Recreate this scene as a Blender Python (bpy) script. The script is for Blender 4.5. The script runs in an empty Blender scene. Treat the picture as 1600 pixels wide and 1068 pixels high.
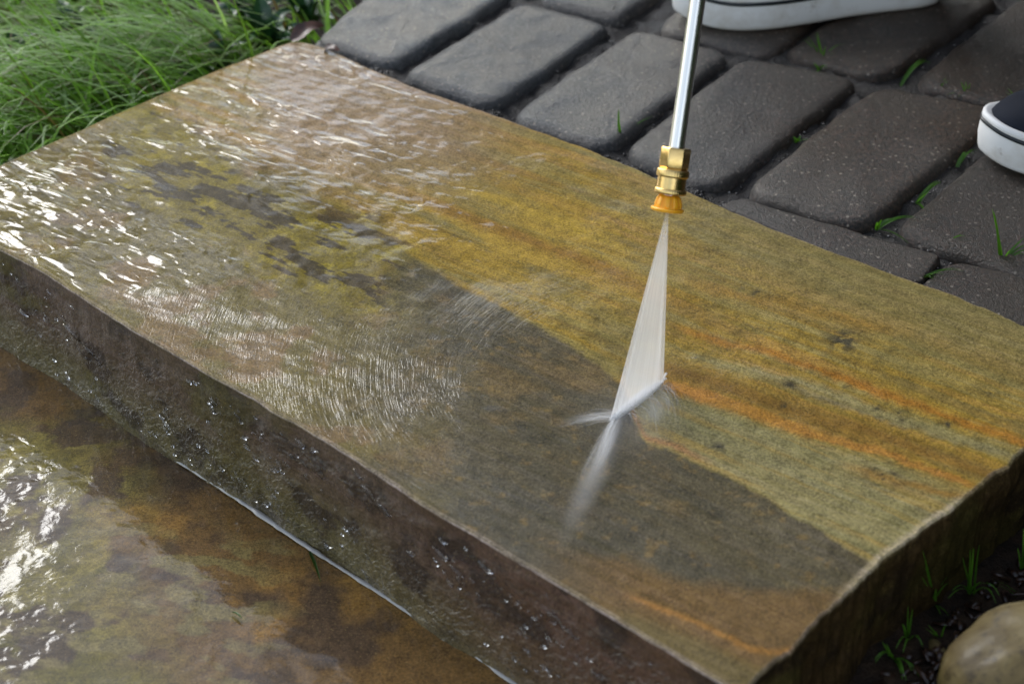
import bpy, math, random
import numpy as np
from mathutils import Vector, Matrix
random.seed(7)
rng = np.random.RandomState(11)
S = bpy.context.scene
C = S.collection
R_ = math.radians

# ------------------------------------------------------------------ camera
ZT = 0.102                      # top of the big stone step (lower step's top is z = 0)
FPX, PITCH, DIST = 2763.0, 33.0, 1.25
_p = R_(PITCH)
FW = np.array([0, math.cos(_p), -math.sin(_p)]); RT = np.array([1.0, 0, 0]); UP = np.cross(RT, FW)
CAM = -FW * DIST + np.array([0, 0, ZT])
cam_d = bpy.data.cameras.new("camera"); cam = bpy.data.objects.new("camera", cam_d); C.objects.link(cam)
cam.location = CAM; cam.rotation_euler = (R_(90 - PITCH), 0, 0)
cam_d.sensor_width = 36; cam_d.lens = 36 * FPX / 1600; cam_d.clip_start = 0.02; cam_d.clip_end = 400
cam_d.dof.use_dof = True; cam_d.dof.focus_distance = 1.30; cam_d.dof.aperture_fstop = 7.1
S.camera = cam

def un(x, y, z=ZT):
    """point of the plane z seen at photo pixel (x, y) of 1600x1068"""
    d = FW + RT * (x - 800) / FPX - UP * (y - 534) / FPX
    return CAM + d * ((z - CAM[2]) / d[2])
def ray(x, y):
    d = FW + RT * (x - 800) / FPX - UP * (y - 534) / FPX
    return d
def proj(P):
    d = np.asarray(P) - CAM
    w = d @ FW
    return 800 + FPX * (d @ RT) / w, 534 - FPX * (d @ UP) / w

# ------------------------------------------------------------------ sky, sun, exposure
SUN_AZ, SUN_EL = -35.0, 31.0     # bright low sky behind the step, to the left
w = bpy.data.worlds.new("World"); S.world = w; w.use_nodes = True
wn = w.node_tree.nodes; wl = w.node_tree.links
sky = wn.new("ShaderNodeTexSky"); sky.sky_type = 'NISHITA'; sky.sun_disc = False
sky.sun_elevation = R_(SUN_EL); sky.sun_rotation = R_(SUN_AZ); sky.dust_density = 1.0; sky.air_density = 1.0; sky.ozone_density = 1.0
# broken white cloud over the blue
tc = wn.new("ShaderNodeTexCoord"); cn = wn.new("ShaderNodeTexNoise"); cn.inputs['Scale'].default_value = 2.6; cn.inputs['Detail'].default_value = 5; cn.inputs['Roughness'].default_value = 0.55
wl.new(tc.outputs['Generated'], cn.inputs['Vector'])
cr_ = wn.new("ShaderNodeMapRange"); cr_.inputs[1].default_value = 0.38; cr_.inputs[2].default_value = 0.56; wl.new(cn.outputs['Fac'], cr_.inputs[0])
hs = wn.new("ShaderNodeHueSaturation"); hs.inputs['Saturation'].default_value = 0.42; hs.inputs['Value'].default_value = 1.55; wl.new(sky.outputs[0], hs.inputs['Color'])
mx = wn.new("ShaderNodeMix"); mx.data_type = 'RGBA'; wl.new(cr_.outputs[0], mx.inputs[0]); wl.new(sky.outputs[0], mx.inputs[6]); wl.new(hs.outputs[0], mx.inputs[7])
wl.new(mx.outputs[2], wn["Background"].inputs[0]); wn["Background"].inputs[1].default_value = 0.115
sl = bpy.data.lights.new("sun", 'SUN'); sl.energy = 0.95; sl.angle = R_(25); sl.color = (1, 0.995, 0.985)
sun = bpy.data.objects.new("sun", sl); C.objects.link(sun)
sd = Vector((math.sin(R_(SUN_AZ)) * math.cos(R_(SUN_EL)), math.cos(R_(SUN_AZ)) * math.cos(R_(SUN_EL)), math.sin(R_(SUN_EL))))
sun.rotation_euler = sd.to_track_quat('Z', 'Y').to_euler(); sun.location = sd * 5
S.view_settings.view_transform = 'Standard'; S.view_settings.look = 'None'
S.view_settings.exposure = 1.05; S.view_settings.gamma = 1; S.view_settings.use_curve_mapping = False
S.render.engine = 'CYCLES'
S.cycles.use_denoising = True
S.cycles.max_bounces = 8; S.cycles.transparent_max_bounces = 96; S.cycles.volume_bounces = 6

# ------------------------------------------------------------------ helpers
def sst(a, b, x):
    t = np.clip((x - a) / (b - a), 0, 1); return t * t * (3 - 2 * t)
_tab = {}
def vn(x, y, seed=0):
    if seed not in _tab: _tab[seed] = np.random.RandomState(seed + 100).rand(256, 256)
    T = _tab[seed]; xi = np.floor(x).astype(int); yi = np.floor(y).astype(int); fx = x - xi; fy = y - yi
    fx = fx * fx * fx * (fx * (fx * 6 - 15) + 10); fy = fy * fy * fy * (fy * (fy * 6 - 15) + 10)
    a = T[xi & 255, yi & 255]; b = T[(xi + 1) & 255, yi & 255]; c = T[xi & 255, (yi + 1) & 255]; d = T[(xi + 1) & 255, (yi + 1) & 255]
    return (a * (1 - fx) + b * fx) * (1 - fy) + (c * (1 - fx) + d * fx) * fy
def fbm(x, y, seed=0, oct=5, gain=0.55):
    x = np.asarray(x, float); y = np.asarray(y, float)
    s = 0; a = 1; n = 0
    for k in range(oct):
        s = s + a * vn(x * 2 ** k + 17.3 * k, y * 2 ** k + 9.1 * k, seed + k); n += a; a *= gain
    return s / n
def mixc(col, c2, m):
    m = np.clip(m, 0, 1)[..., None]; return col * (1 - m) + np.array(c2) * m
def curve(X, pts):
    p = np.array(pts, float); return np.interp(X, p[:, 0], p[:, 1])

def mesh_obj(name, V, F, mat, parent=None, smooth=True, attrs=None, loc=None):
    me = bpy.data.meshes.new(name)
    if isinstance(F, np.ndarray):
        V = np.asarray(V, np.float32); k = F.shape[1]
        me.vertices.add(len(V)); me.vertices.foreach_set("co", V.ravel())
        me.loops.add(F.size); me.loops.foreach_set("vertex_index", F.ravel().astype(np.int32))
        me.polygons.add(len(F)); me.polygons.foreach_set("loop_start", np.arange(0, F.size, k, dtype=np.int32))
        me.update(calc_edges=True); me.validate()
    else:
        me.from_pydata([tuple(v) for v in V], [], F); me.update()
    if smooth: me.polygons.foreach_set("use_smooth", np.ones(len(me.polygons), bool))
    for an, (ty, data) in (attrs or {}).items():
        a = me.attributes.new(an, ty, 'POINT')
        if ty == 'FLOAT': a.data.foreach_set("value", np.asarray(data, np.float32).ravel())
        elif ty == 'FLOAT_VECTOR': a.data.foreach_set("vector", np.asarray(data, np.float32).ravel())
        else:
            d = np.asarray(data, np.float32)
            a.data.foreach_set("color", np.concatenate([d, np.ones((len(d), 1), np.float32)], 1).ravel())
    if mat: me.materials.append(mat)
    o = bpy.data.objects.new(name, me); C.objects.link(o)
    if loc is not None: o.location = loc
    if parent: o.parent = parent
    return o
def tag(o, label=None, cat=None, group=None, kind=None):
    if label: o["label"] = label
    if cat: o["category"] = cat
    if group: o["group"] = group
    if kind: o["kind"] = kind
    return o
def empty(name, loc=(0, 0, 0), rz=0):
    o = bpy.data.objects.new(name, None); C.objects.link(o); o.location = loc; o.rotation_euler = (0, 0, rz); o.empty_display_size = 0.05
    return o
def grid_faces(nu, nv, off=0):
    i = np.arange(nu - 1)[:, None]; j = np.arange(nv - 1)[None, :]
    a = off + i * nv + j
    return np.stack([a, a + nv, a + nv + 1, a + 1], -1).reshape(-1, 4)

class NT:
    """small wrapper to write node materials"""
    def __init__(self, name):
        self.m = bpy.data.materials.new(name); self.m.use_nodes = True; self.t = self.m.node_tree; self.t.nodes.clear()
        self.out = self.t.nodes.new("ShaderNodeOutputMaterial")
    def n(self, ty, ins=None, **kw):
        nd = self.t.nodes.new("ShaderNode" + ty)
        for k, v in kw.items(): setattr(nd, k, v)
        for k, v in (ins or {}).items():
            s = nd.inputs[k]
            if hasattr(v, "is_output") or isinstance(v, bpy.types.NodeSocket): self.t.links.new(v, s)
            else: s.default_value = v
        return nd
    def attr(self, a, out='Fac'): return self.n("Attribute", attribute_name=a).outputs[out]
    def noise(self, vec, scale, detail=3, rough=0.5, dist=0.0):
        return self.n("TexNoise", {"Vector": vec, "Scale": scale, "Detail": detail, "Roughness": rough, "Distortion": dist}).outputs['Fac']
    def math(self, op, a, b=0.0, clamp=False):
        return self.n("Math", {0: a, 1: b}, operation=op, use_clamp=clamp).outputs[0]
    def ramp(self, f, stops, interp='LINEAR'):
        r = self.n("ValToRGB", {0: f}); r.color_ramp.interpolation = interp
        e = r.color_ramp.elements
        while len(e) < len(stops): e.new(0.5)
        for q, (p, c) in zip(e, stops):
            q.position = p; q.color = (*c, 1) if len(c) == 3 else c
        return r.outputs[0]
    def mix(self, f, a, b, mode='MIX'):
        nd = self.n("Mix", data_type='RGBA', blend_type=mode)
        for i, v in ((0, f), (6, a), (7, b)):
            if isinstance(v, bpy.types.NodeSocket): self.t.links.new(v, nd.inputs[i])
            else: nd.inputs[i].default_value = v if i == 0 or len(v) == 4 else (*v, 1)
        return nd.outputs[2]
    def bump(self, h, dist, strength=1.0, normal=None):
        ins = {"Height": h, "Distance": dist, "Strength": strength}
        if normal is not None: ins["Normal"] = normal
        return self.n("Bump", ins).outputs[0]
    def obj(self): return self.n("TexCoord").outputs['Object']
    def mapv(self, vec, scale=(1, 1, 1), rot=(0, 0, 0)):
        return self.n("Mapping", {"Vector": vec, "Scale": scale, "Rotation": rot}).outputs[0]
    def bsdf(self, **ins):
        b = self.n("BsdfPrincipled", {k.replace('_', ' '): v for k, v in ins.items()})
        self.t.links.new(b.outputs[0], self.out.inputs[0]); return b
    def surf(self, s): self.t.links.new(s, self.out.inputs[0])
def simple(name, col, rough=0.5, metal=0.0, **kw):
    t = NT(name); t.bsdf(Base_Color=(*col, 1), Roughness=rough, Metallic=metal, **kw); return t.m

# ------------------------------------------------------------------ wet stone: colour, film depth and ripple size come from the mesh
def wet_stone(name, grain=1.0, bedding=0.6):
    t = NT(name); P = t.obj()
    col = t.attr("tint", 'Color')
    g1 = t.noise(P, 520, 4, 0.65); g2 = t.noise(P, 1500, 2, 0.6); g3 = t.noise(P, 90, 4, 0.6)
    k = t.math('ADD', t.math('MULTIPLY', g1, 0.75), t.math('MULTIPLY', g2, 0.55))
    k = t.math('ADD', k, t.math('MULTIPLY', g3, 0.4))          # about 0.85
    k = t.n("MapRange", {0: k, 1: 0.68, 2: 1.02, 3: 0.45, 4: 1.55}).outputs[0]
    col = t.mix(1.0, col, t.n("CombineColor", {0: k, 1: k, 2: k}).outputs[0], 'MULTIPLY')
    bed = t.noise(t.mapv(t.mapv(P, (1, 1, 1), (0, 0, R_(37))), (5, 300, 300)), 1.0, 4, 0.65)
    bk_ = t.n("MapRange", {0: bed, 1: 0.3, 2: 0.7, 3: 0.72, 4: 1.28}).outputs[0]
    col = t.mix(bedding, col, t.n("CombineColor", {0: bk_, 1: bk_, 2: t.math('MULTIPLY', bk_, bk_)}).outputs[0], 'MULTIPLY')
    spk = t.ramp(t.noise(P, 900, 1, 0.5), [(0.66, (0, 0, 0)), (0.74, (1, 1, 1))])
    col = t.mix(t.math('MULTIPLY', spk, 0.35), col, (0.42, 0.30, 0.10))
    nb = t.bump(t.math('ADD', g1, t.math('MULTIPLY', g2, 0.4)), 0.0008 * grain, 0.9)
    film = t.attr("film"); rou = t.attr("film_rough")
    fl = t.attr("flow", 'Vector'); ch = t.attr("swirl", 'Vector')
    r1 = t.noise(fl, 1.0, 1.4, 0.4, 1.0)
    c1 = t.noise(ch, 1.0, 1.2, 0.4, 0.7)
    h = t.math('ADD', t.math('MULTIPLY', r1, t.attr("ripple")), t.math('MULTIPLY', c1, t.attr("chop")))
    h = t.math('ADD', h, t.math('MULTIPLY', g1, t.attr("grit")))
    cb = t.bump(h, 0.001, 1.0)
    t.bsdf(Base_Color=col, Roughness=0.62, Normal=nb, Coat_Weight=film, Coat_Roughness=rou, Coat_IOR=1.42, Coat_Normal=cb, Specular_IOR_Level=0.08)
    return t.m
M_stone = wet_stone("wet_sandstone")

def polyline(pts, n, jag=0.0, seed=0, fr=90.0):
    """n points along the polyline (array k x 2), slightly chipped"""
    p = np.asarray(pts, float)
    d = np.r_[0, np.cumsum(np.linalg.norm(np.diff(p, axis=0), axis=1))]
    s = np.linspace(0, d[-1], n); q = np.stack([np.interp(s, d, p[:, k]) for k in (0, 1)], 1)
    for _ in range(2):
        q[1:-1] = (q[:-2] + 2 * q[1:-1] + q[2:]) / 4
    if jag:
        tg = np.gradient(q, axis=0); tg /= np.linalg.norm(tg, axis=1)[:, None]
        nn = np.stack([-tg[:, 1], tg[:, 0]], 1)
        m = (fbm(s * fr, s * 0 + 3.3, seed, 5, 0.6) - 0.5) * 2 * jag * np.clip(np.minimum(s, d[-1] - s) / 0.02, 0, 1)
        q = q + nn * m[:, None]
    return q
def px(pts, z=ZT): return np.array([un(x, y, z)[:2] for x, y in pts])

# ------------------------------------------------------------------ the big stone step
NU, NV = 760, 400
e_front = polyline(px([(-128, 312), (0, 387), (70, 424), (140, 470), (205, 512), (270, 550), (335, 588), (400, 622), (425, 640), (470, 663), (530, 700), (600, 745), (660, 786), (740, 832), (800, 868), (880, 915), (960, 963), (1050, 1018), (1130, 1066), (1160, 1084)]), NU, 0.0007, 1, 70)
e_back = polyline(px([(470, 66), (500, 72), (545, 92), (590, 112), (640, 134), (720, 162), (800, 190), (900, 226), (1000, 266), (1090, 306), (1200, 354), (1300, 392), (1390, 426), (1480, 456), (1540, 480), (1600, 508), (1780, 580)]), NU, 0.0025, 2, 40)
e_left = polyline(px([(-128, 312), (-60, 285), (0, 258), (120, 205), (240, 152), (330, 113), (390, 90), (435, 72), (455, 66), (470, 66)]), NV, 0.0012, 3, 50)
e_right = polyline(px([(1160, 1084), (1185, 1058), (1230, 1018), (1290, 958), (1365, 886), (1420, 842), (1455, 815), (1478, 800), (1520, 766), (1548, 742), (1575, 728), (1590, 712), (1660, 660), (1780, 580)]), NV, 0.0028, 4, 60)
def warp(n, e=0.03):
    a = np.linspace(0, 1, n); return a - e * np.sin(2 * np.pi * a) / 1.0
s = warp(NU)[:, None]; tt = warp(NV, 0.03)[None, :]
def at(c, par): 
    i = np.linspace(0, 1, len(c)); return np.stack([np.interp(par, i, c[:, k]) for k in (0, 1)], -1)
Fs, Bs, Lt, Rt = at(e_front, s[:, 0]), at(e_back, s[:, 0]), at(e_left, tt[0]), at(e_right, tt[0])
s3, t3 = s[..., None], tt[..., None]
XY = (1 - t3) * Fs[:, None] + t3 * Bs[:, None] + (1 - s3) * Lt[None] + s3 * Rt[None] \
   - ((1 - s3) * (1 - t3) * e_front[0] + s3 * (1 - t3) * e_front[-1] + (1 - s3) * t3 * e_back[0] + s3 * t3 * e_back[-1])
x, y = XY[..., 0], XY[..., 1]
LEN, DEP = 0.85, 0.43
dist_e = np.minimum(np.minimum(s, 1 - s) * LEN, np.minimum(tt, 1 - tt) * DEP)
rr = 0.0010 + 0.0012 * fbm(x * 30, y * 30, 9)
dd = np.clip(dist_e, 0, rr)
z = ZT - (rr - np.sqrt(np.clip(rr ** 2 - (rr - dd) ** 2, 0, None))) * 0.8
LU = np.array([math.cos(R_(-37)), math.sin(R_(-37))])          # bedding direction of the stone (its long side)
LV = np.array([-LU[1], LU[0]])
u = x * LU[0] + y * LU[1]; v = x * LV[0] + y * LV[1]
inner = sst(0.0, 0.03, dist_e)
z = z + inner * ((fbm(x * 9, y * 9, 20) - 0.5) * 0.006 + (fbm(u * 40, v * 90, 21, 3) - 0.5) * 0.0005)
PX, PY = proj(np.stack([x, y, z], -1))

# colour of the stone (its bedding bands, rust, lichen), traced from the photograph and laid out on the stone
wob = (fbm(x * 40, y * 40, 30) - 0.5)
wobf = (fbm(x * 160, y * 160, 31) - 0.5)
Yw = PY + wob * 26 + wobf * 9; Xw = PX + (fbm(x * 35, y * 35, 33) - 0.5) * 40
col = np.zeros(x.shape + (3,)) + np.array((0.262, 0.166, 0.022))
band = fbm(u * 5, v * 85, 40, 5, 0.6)
band2 = fbm(u * 3, v * 190, 41, 4, 0.6)
blot = fbm(x * 26, y * 26, 42, 5)
col = mixc(col, (0.30, 0.175, 0.035), sst(0.48, 0.70, band))
col = mixc(col, (0.225, 0.180, 0.058), sst(0.52, 0.36, band) * 0.7)
col = mixc(col, (0.17, 0.105, 0.022), sst(0.58, 0.76, band2) * 0.6)
col = mixc(col, (0.13, 0.105, 0.034), sst(0.56, 0.72, blot) * 0.4)
# back-left: lilac tan ; back-right: grey olive
col = mixc(col, (0.30, 0.205, 0.115), sst(360, 200, Yw) * sst(360, 470, Xw) * sst(900, 640, Xw) * 0.85)
yb = curve(PX, [(400, 60), (800, 190), (1090, 306), (1300, 392), (1600, 508), (1800, 590)])
col = mixc(col, (0.190, 0.152, 0.055), sst(170, 30, Yw - yb) * sst(900, 1150, Xw) * 0.85)
# bright ochre middle
col = mixc(col, (0.34, 0.215, 0.030), np.exp(-((Xw - 800) / 260) ** 2 - ((Yw - 380) / 75) ** 2) * sst(0.40, 0.55, fbm(u * 14, v * 60, 44)) * 0.9)
# grey-brown lower half
yB = curve(PX, [(-200, 250), (200, 180), (330, 205), (470, 270), (560, 338), (640, 400), (720, 447), (800, 486), (880, 530), (930, 563), (975, 602), (990, 655), (1010, 690), (1090, 722), (1150, 750), (1200, 774), (1240, 806), (1300, 836), (1370, 882), (1500, 960)])
dB = PY + wobf * 10 + wob * 10 - yB
low = sst(-5, 7, dB) * sst(560, 640, PX) + sst(-30, 60, dB) * sst(640, 560, PX)
grey = np.zeros_like(col) + np.array((0.105, 0.085, 0.046))
gb = fbm(u * 7, v * 40, 50, 5)
grey = mixc(grey, (0.150, 0.100, 0.038), sst(0.52, 0.70, fbm(x * 22, y * 22, 51, 5)) * 0.7)
grey = mixc(grey, (0.082, 0.070, 0.042), sst(0.50, 0.66, gb) * 0.8)
grey = mixc(grey, (0.22, 0.14, 0.045), sst(0.62, 0.80, fbm(x * 120, y * 120, 52, 4)) * 0.5)
olive = np.zeros_like(col) + np.array((0.155, 0.118, 0.030))
olive = mixc(olive, (0.20, 0.125, 0.045), sst(0.5, 0.65, fbm(x * 28, y * 28, 54)))
lowc = grey * sst(420, 760, PX + wob * 200)[..., None] + olive * (1 - sst(420, 760, PX + wob * 200))[..., None]
# rusty strip along the front right
df = PY + wob * 40 - curve(PX, [(700, 800), (900, 858), (1050, 905), (1200, 930), (1330, 925)])
lowc = mixc(lowc, (0.165, 0.095, 0.032), sst(-22, 12, df) * sst(800, 1000, PX) * 0.85)
dl = PY + wobf * 8 - curve(PX, [(980, 930), (1080, 968), (1180, 1016)])
lowc = mixc(lowc, (0.34, 0.16, 0.035), np.exp(-(dl / 5) ** 2) * sst(960, 1020, PX) * 0.8)
lowc = mixc(lowc, (0.145, 0.115, 0.045), sst(12, 40, dl) * sst(900, 1000, PX) * 0.7)
col = col * (1 - low[..., None]) + lowc * low[..., None]
up = 1 - low
# pale grey-green zone between the dark edge and the rust vein
yV = curve(PX, [(1000, 594), (1040, 604), (1130, 626), (1220, 660), (1300, 686), (1380, 706), (1450, 732), (1540, 764), (1620, 800)])
dV = PY + wobf * 9 + wob * 8 - yV
pale = up * sst(0, 26, dV) * sst(960, 1010, PX)
col = mixc(col, (0.240, 0.208, 0.088), pale * 0.85)
col = mixc(col, (0.30, 0.20, 0.05), pale * sst(0.56, 0.7, fbm(u * 6, v * 150, 60, 4)) * 0.7)
col = mixc(col, (0.33, 0.15, 0.05), up * np.exp(-((dB + 9) / 7) ** 2) * sst(960, 990, PX) * sst(1130, 1060, PX) * 0.8)
# brown band above the vein, thin lines over it
col = mixc(col, (0.175, 0.092, 0.016), sst(1000, 1050, PX) * np.exp(-((dV + 26) / 17) ** 2) * 0.85)
wv = np.interp(PX, [1030, 1090, 1220, 1400, 1560], [9, 11, 10, 6, 4]) * (0.6 + 0.8 * fbm(u * 25, v * 25, 63))
col = mixc(col, (0.36, 0.160, 0.028), (0.50 + 0.6 * fbm(u * 30, v * 200, 62)) * sst(1025, 1050, PX) * np.exp(-((dV) / wv) ** 4) * sst(1600, 1480, PX + wob * 200))
for pts, wd, c_, a_ in (
    ([(1050, 508), (1200, 552), (1400, 622), (1600, 690), (1750, 740)], 7, (0.30, 0.125, 0.015), 0.85),
    ([(1050, 440), (1120, 455), (1250, 482), (1400, 520)], 11, (0.27, 0.145, 0.022), 0.7),
    ([(1180, 590), (1350, 640), (1500, 690), (1600, 718)], 5, (0.16, 0.13, 0.06), 0.8),
    ([(1060, 555), (1250, 598), (1450, 668), (1600, 716)], 8, (0.235, 0.20, 0.085), 0.8),
    ([(1300, 725), (1400, 752), (1500, 772), (1560, 780)], 8, (0.24, 0.125, 0.022), 0.8),
    ([(620, 300), (760, 350), (900, 400), (1010, 446)], 9, (0.23, 0.12, 0.02), 0.8),
    ([(700, 290), (850, 335), (980, 392)], 8, (0.38, 0.25, 0.03), 0.7)):
    q = np.array(pts, float); d_ = PY + wobf * 10 + wob * 14 - np.interp(PX, q[:, 0], q[:, 1])
    col = mixc(col, c_, np.exp(-(d_ / wd) ** 2) * sst(q[0, 0] - 20, q[0, 0] + 60, PX) * sst(q[-1, 0] + 30, q[-1, 0] - 60, PX) * a_ * up * (0.6 + 0.8 * band))
for sx, sy, r_ in ((1180, 458, 9), (1232, 604, 10), (1226, 637, 9), (1325, 610, 8), (1382, 745, 26), (1322, 532, 26), (1410, 650, 14), (1370, 635, 8), (1290, 560, 9), (1550, 610, 12), (1480, 665, 9), (1120, 700, 14)):
    col = mixc(col, (0.055, 0.045, 0.022), np.exp(-(((Xw * .3 + PX * .7 - sx) ** 2 + ((Yw * .4 + PY * .6 - sy) * 1.5) ** 2) / r_ ** 2)) * 1.2 * sst(0.40, 0.62, fbm(x * 170, y * 170, 61)))
col = col * (1 + 0.12 * up[..., None])
# lichen and dark growth, upper left
Xr = PX + (fbm(x * 24, y * 24, 65) - 0.5) * 110; Yr = PY + (fbm(x * 24, y * 24, 66) - 0.5) * 80
axis = curve(Xr, [(150, 200), (250, 265), (400, 355), (560, 415), (650, 425)])
mos = sst(110, 50, np.abs(Yr - axis)) * sst(130, 210, Xr) * sst(670, 560, Xr)
mos = np.clip(mos + sst(300, 60, PX) * 0.35, 0, 1)
mcol = np.zeros_like(col) + np.array((0.175, 0.130, 0.012))
mcol = mixc(mcol, (0.25, 0.19, 0.012), sst(0.50, 0.66, fbm(x * 70, y * 70, 67, 5)))
brn = sst(0.545, 0.60, fbm(u * 36, v * 115, 68, 4) + 0.10 * np.exp(-((Xr - 410) / 150) ** 2 - ((Yr - (axis - 12)) / 48) ** 2) - 0.03)
mcol = mixc(mcol, (0.040, 0.026, 0.008), brn * 0.95)
col = col * (1 - mos[..., None] * 0.92) + mcol * mos[..., None] * 0.92
# bruised pale arris
chip = sst(0.0028, 0.0008, dist_e) * (0.35 + 0.9 * fbm(x * 120, y * 120, 70))
col = mixc(col, (0.36, 0.29, 0.21), chip * 0.5)
cr = sst(0.007, 0.002, (1 - s) * LEN + 0 * tt) * sst(760, 800, PY) * sst(960, 870, PY)
col = mixc(col, (0.50, 0.40, 0.24), cr * (0.4 + fbm(x * 150, y * 150, 71)))

# water on the stone
imp_l, imp_r = un(955, 658), un(1035, 597); imp = (imp_l + imp_r) / 2
dx, dy = x - imp[0], y - imp[1]; r = np.hypot(dx, dy); th = np.unwrap(np.mod(np.arctan2(dy, dx) + 1.2, 2 * np.pi))
rw = r + (fbm(x * 22, y * 22, 80, 3) - 0.5) * 0.03
flow = np.stack([rw / 0.0038, th * np.maximum(r, 0.12) / 0.0047, 0 * r], -1)
swirl = np.stack([u / 0.027 + 1.8 * fbm(x * 18, y * 18, 81), v / 0.0105, 0 * u], -1)
left = sst(330, 120, PX + wob * 120)
yrip = curve(PX, [(0, 520), (200, 452), (330, 430), (560, 436), (760, 436), (900, 430), (1000, 420)])
inrip = sst(-18, 22, PY + wob * 50 - yrip)
ripple = inrip * sst(0.05, 0.17, r) * sst(0.60, 0.40, r) * sst(1060, 960, PX)
ripple *= 0.40 + 0.65 * sst(760, 540, PY)
patch = sst(0.42, 0.60, fbm(u * 8, v * 22, 82, 4))
upl = (1 - inrip) * sst(1010, 560, PX)
chop = upl * (0.30 + 0.9 * patch) * (1 + 0.9 * sst(330, 230, PY) * sst(700, 500, PX)) * (1 - 0.55 * mos * (1 - left)) + left * (1 - inrip) * 0.8
film = np.clip(0.36 + 0.8 * sst(960, 560, PX) - 0.62 * mos * (1 - left) * (1 - 0.4 * patch), 0, 1)
frough = 0.015 + 0.17 * sst(930, 1130, PX) + 0.05 * (1 - patch) * upl + 0.05 * sst(560, 900, PX) * inrip + 0.10 * mos * (1 - left)
grit = 0.03 + 0.30 * sst(800, 1000, PX)
puddle = np.zeros_like(x)
for sx, sy, a_, b_ in ((1355, 533, 26, 5), (1400, 570, 15, 6), (1568, 632, 12, 5), (1165, 450, 9, 4), (1230, 424, 14, 4), (1085, 560, 16, 3), (1185, 655, 20, 3), (1265, 690, 12, 3)):
    a2 = R_(28); ex = (PX - sx) * math.cos(a2) + (PY - sy) * math.sin(a2); ey = -(PX - sx) * math.sin(a2) + (PY - sy) * math.cos(a2)
    ey = ey + 5 * np.sin(ex / 7.0)
    puddle = np.maximum(puddle, np.exp(-(ex / a_) ** 4 - (ey / b_) ** 2))
film = film * sst(0.001, 0.006, dist_e); film = np.maximum(film, puddle); frough = frough * (1 - puddle) + 0.03 * puddle; chop = chop + puddle * 0.9; grit = grit * (1 - puddle)

def fl(a): return np.broadcast_to(a, x.shape).reshape(-1)
V = [np.stack([x, y, z], -1).reshape(-1, 3)]
A = {k: [fl(q)] for k, q in dict(film=film, film_rough=frough, ripple=ripple * (0.06 + 0.36 * fbm(x * 20, y * 20, 83, 3)) * (1 + 0.9 * sst(480, 800, PX)), chop=chop * 1.3, grit=grit).items()}
A['tint'] = [col.reshape(-1, 3)]; A['flow'] = [flow.reshape(-1, 3)]; A['swirl'] = [swirl.reshape(-1, 3)]
Fq = [grid_faces(NU, NV)]
def side(idx, rows, relief, seed, colf, amp, zbot=-0.012, outward=1):
    top = np.stack([x, y, z], -1)[idx]                         # n x 3 along the border
    n = len(top)
    tg = np.gradient(top[:, :2], axis=0); tg /= np.linalg.norm(tg, axis=1)[:, None]
    k = 25; ker = np.ones(k) / k
    tg = np.stack([np.convolve(np.pad(tg[:, q], k // 2, mode='edge'), ker, 'valid') for q in (0, 1)], 1)
    nn = np.stack([tg[:, 1], -tg[:, 0]], 1) * outward
    L = np.r_[0, np.cumsum(np.linalg.norm(np.diff(top[:, :2], axis=0), axis=1))]
    h = np.linspace(0, 1, rows) ** 1.3
    P = np.zeros((n, rows, 3)); ll = L[:, None] + 0 * h[None]; hh = h[None] * (ZT - zbot) + 0 * L[:, None]
    off = relief * (sst(0, 0.012, hh)) * ((fbm(ll * 18, hh * 22, seed, 5, 0.6) - 0.42) * 2.0 + (fbm(ll * 90, hh * 110, seed + 5, 4) - 0.5) * 0.7)
    P[..., :2] = top[:, None, :2] + nn[:, None] * off[..., None]
    P[..., 2] = top[:, None, 2] * (1 - h[None]) + zbot * h[None]
    base = sum(len(q) for q in V)
    f = grid_faces(n, rows, base)
    Fq.append(f[:, ::-1] if outward > 0 else f)
    V.append(P.reshape(-1, 3))
    c_, film_, rough_, rip_, chp_ = colf(ll, hh, P)
    A['tint'].append(c_.reshape(-1, 3))
    for nm, q in (('film', film_), ('film_rough', rough_), ('ripple', rip_), ('chop', chp_), ('grit', 0.35)):
        A[nm].append(np.broadcast_to(q, ll.shape).reshape(-1))
    A['flow'].append(np.stack([ll / 0.0060, hh / 0.0048 + 0.6 * ll / 0.006, 0 * ll], -1).reshape(-1, 3))
    A['swirl'].append(np.stack([ll / 0.011, hh / 0.0065, 0 * ll + 5], -1).reshape(-1, 3))
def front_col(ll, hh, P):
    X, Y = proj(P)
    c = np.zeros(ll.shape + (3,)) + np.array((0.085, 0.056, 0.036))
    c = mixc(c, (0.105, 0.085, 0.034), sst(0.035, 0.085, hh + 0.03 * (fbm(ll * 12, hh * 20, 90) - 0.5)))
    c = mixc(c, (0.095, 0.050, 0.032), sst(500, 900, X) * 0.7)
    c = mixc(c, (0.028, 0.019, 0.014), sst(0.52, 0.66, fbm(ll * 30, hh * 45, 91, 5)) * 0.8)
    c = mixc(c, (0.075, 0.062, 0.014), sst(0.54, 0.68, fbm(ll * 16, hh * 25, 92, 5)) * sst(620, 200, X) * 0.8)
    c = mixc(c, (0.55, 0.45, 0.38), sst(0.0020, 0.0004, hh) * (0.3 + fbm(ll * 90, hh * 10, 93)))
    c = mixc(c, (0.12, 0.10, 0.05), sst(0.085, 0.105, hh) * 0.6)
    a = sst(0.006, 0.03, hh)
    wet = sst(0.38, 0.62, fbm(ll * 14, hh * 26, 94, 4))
    return c, 0.95, 0.05 + 0.06 * (1 - wet), (0.35 + 0.9 * wet) * a * 2.0, 3.6 * a * sst(0.40, 0.65, fbm(ll * 9, hh * 18, 95))
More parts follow.
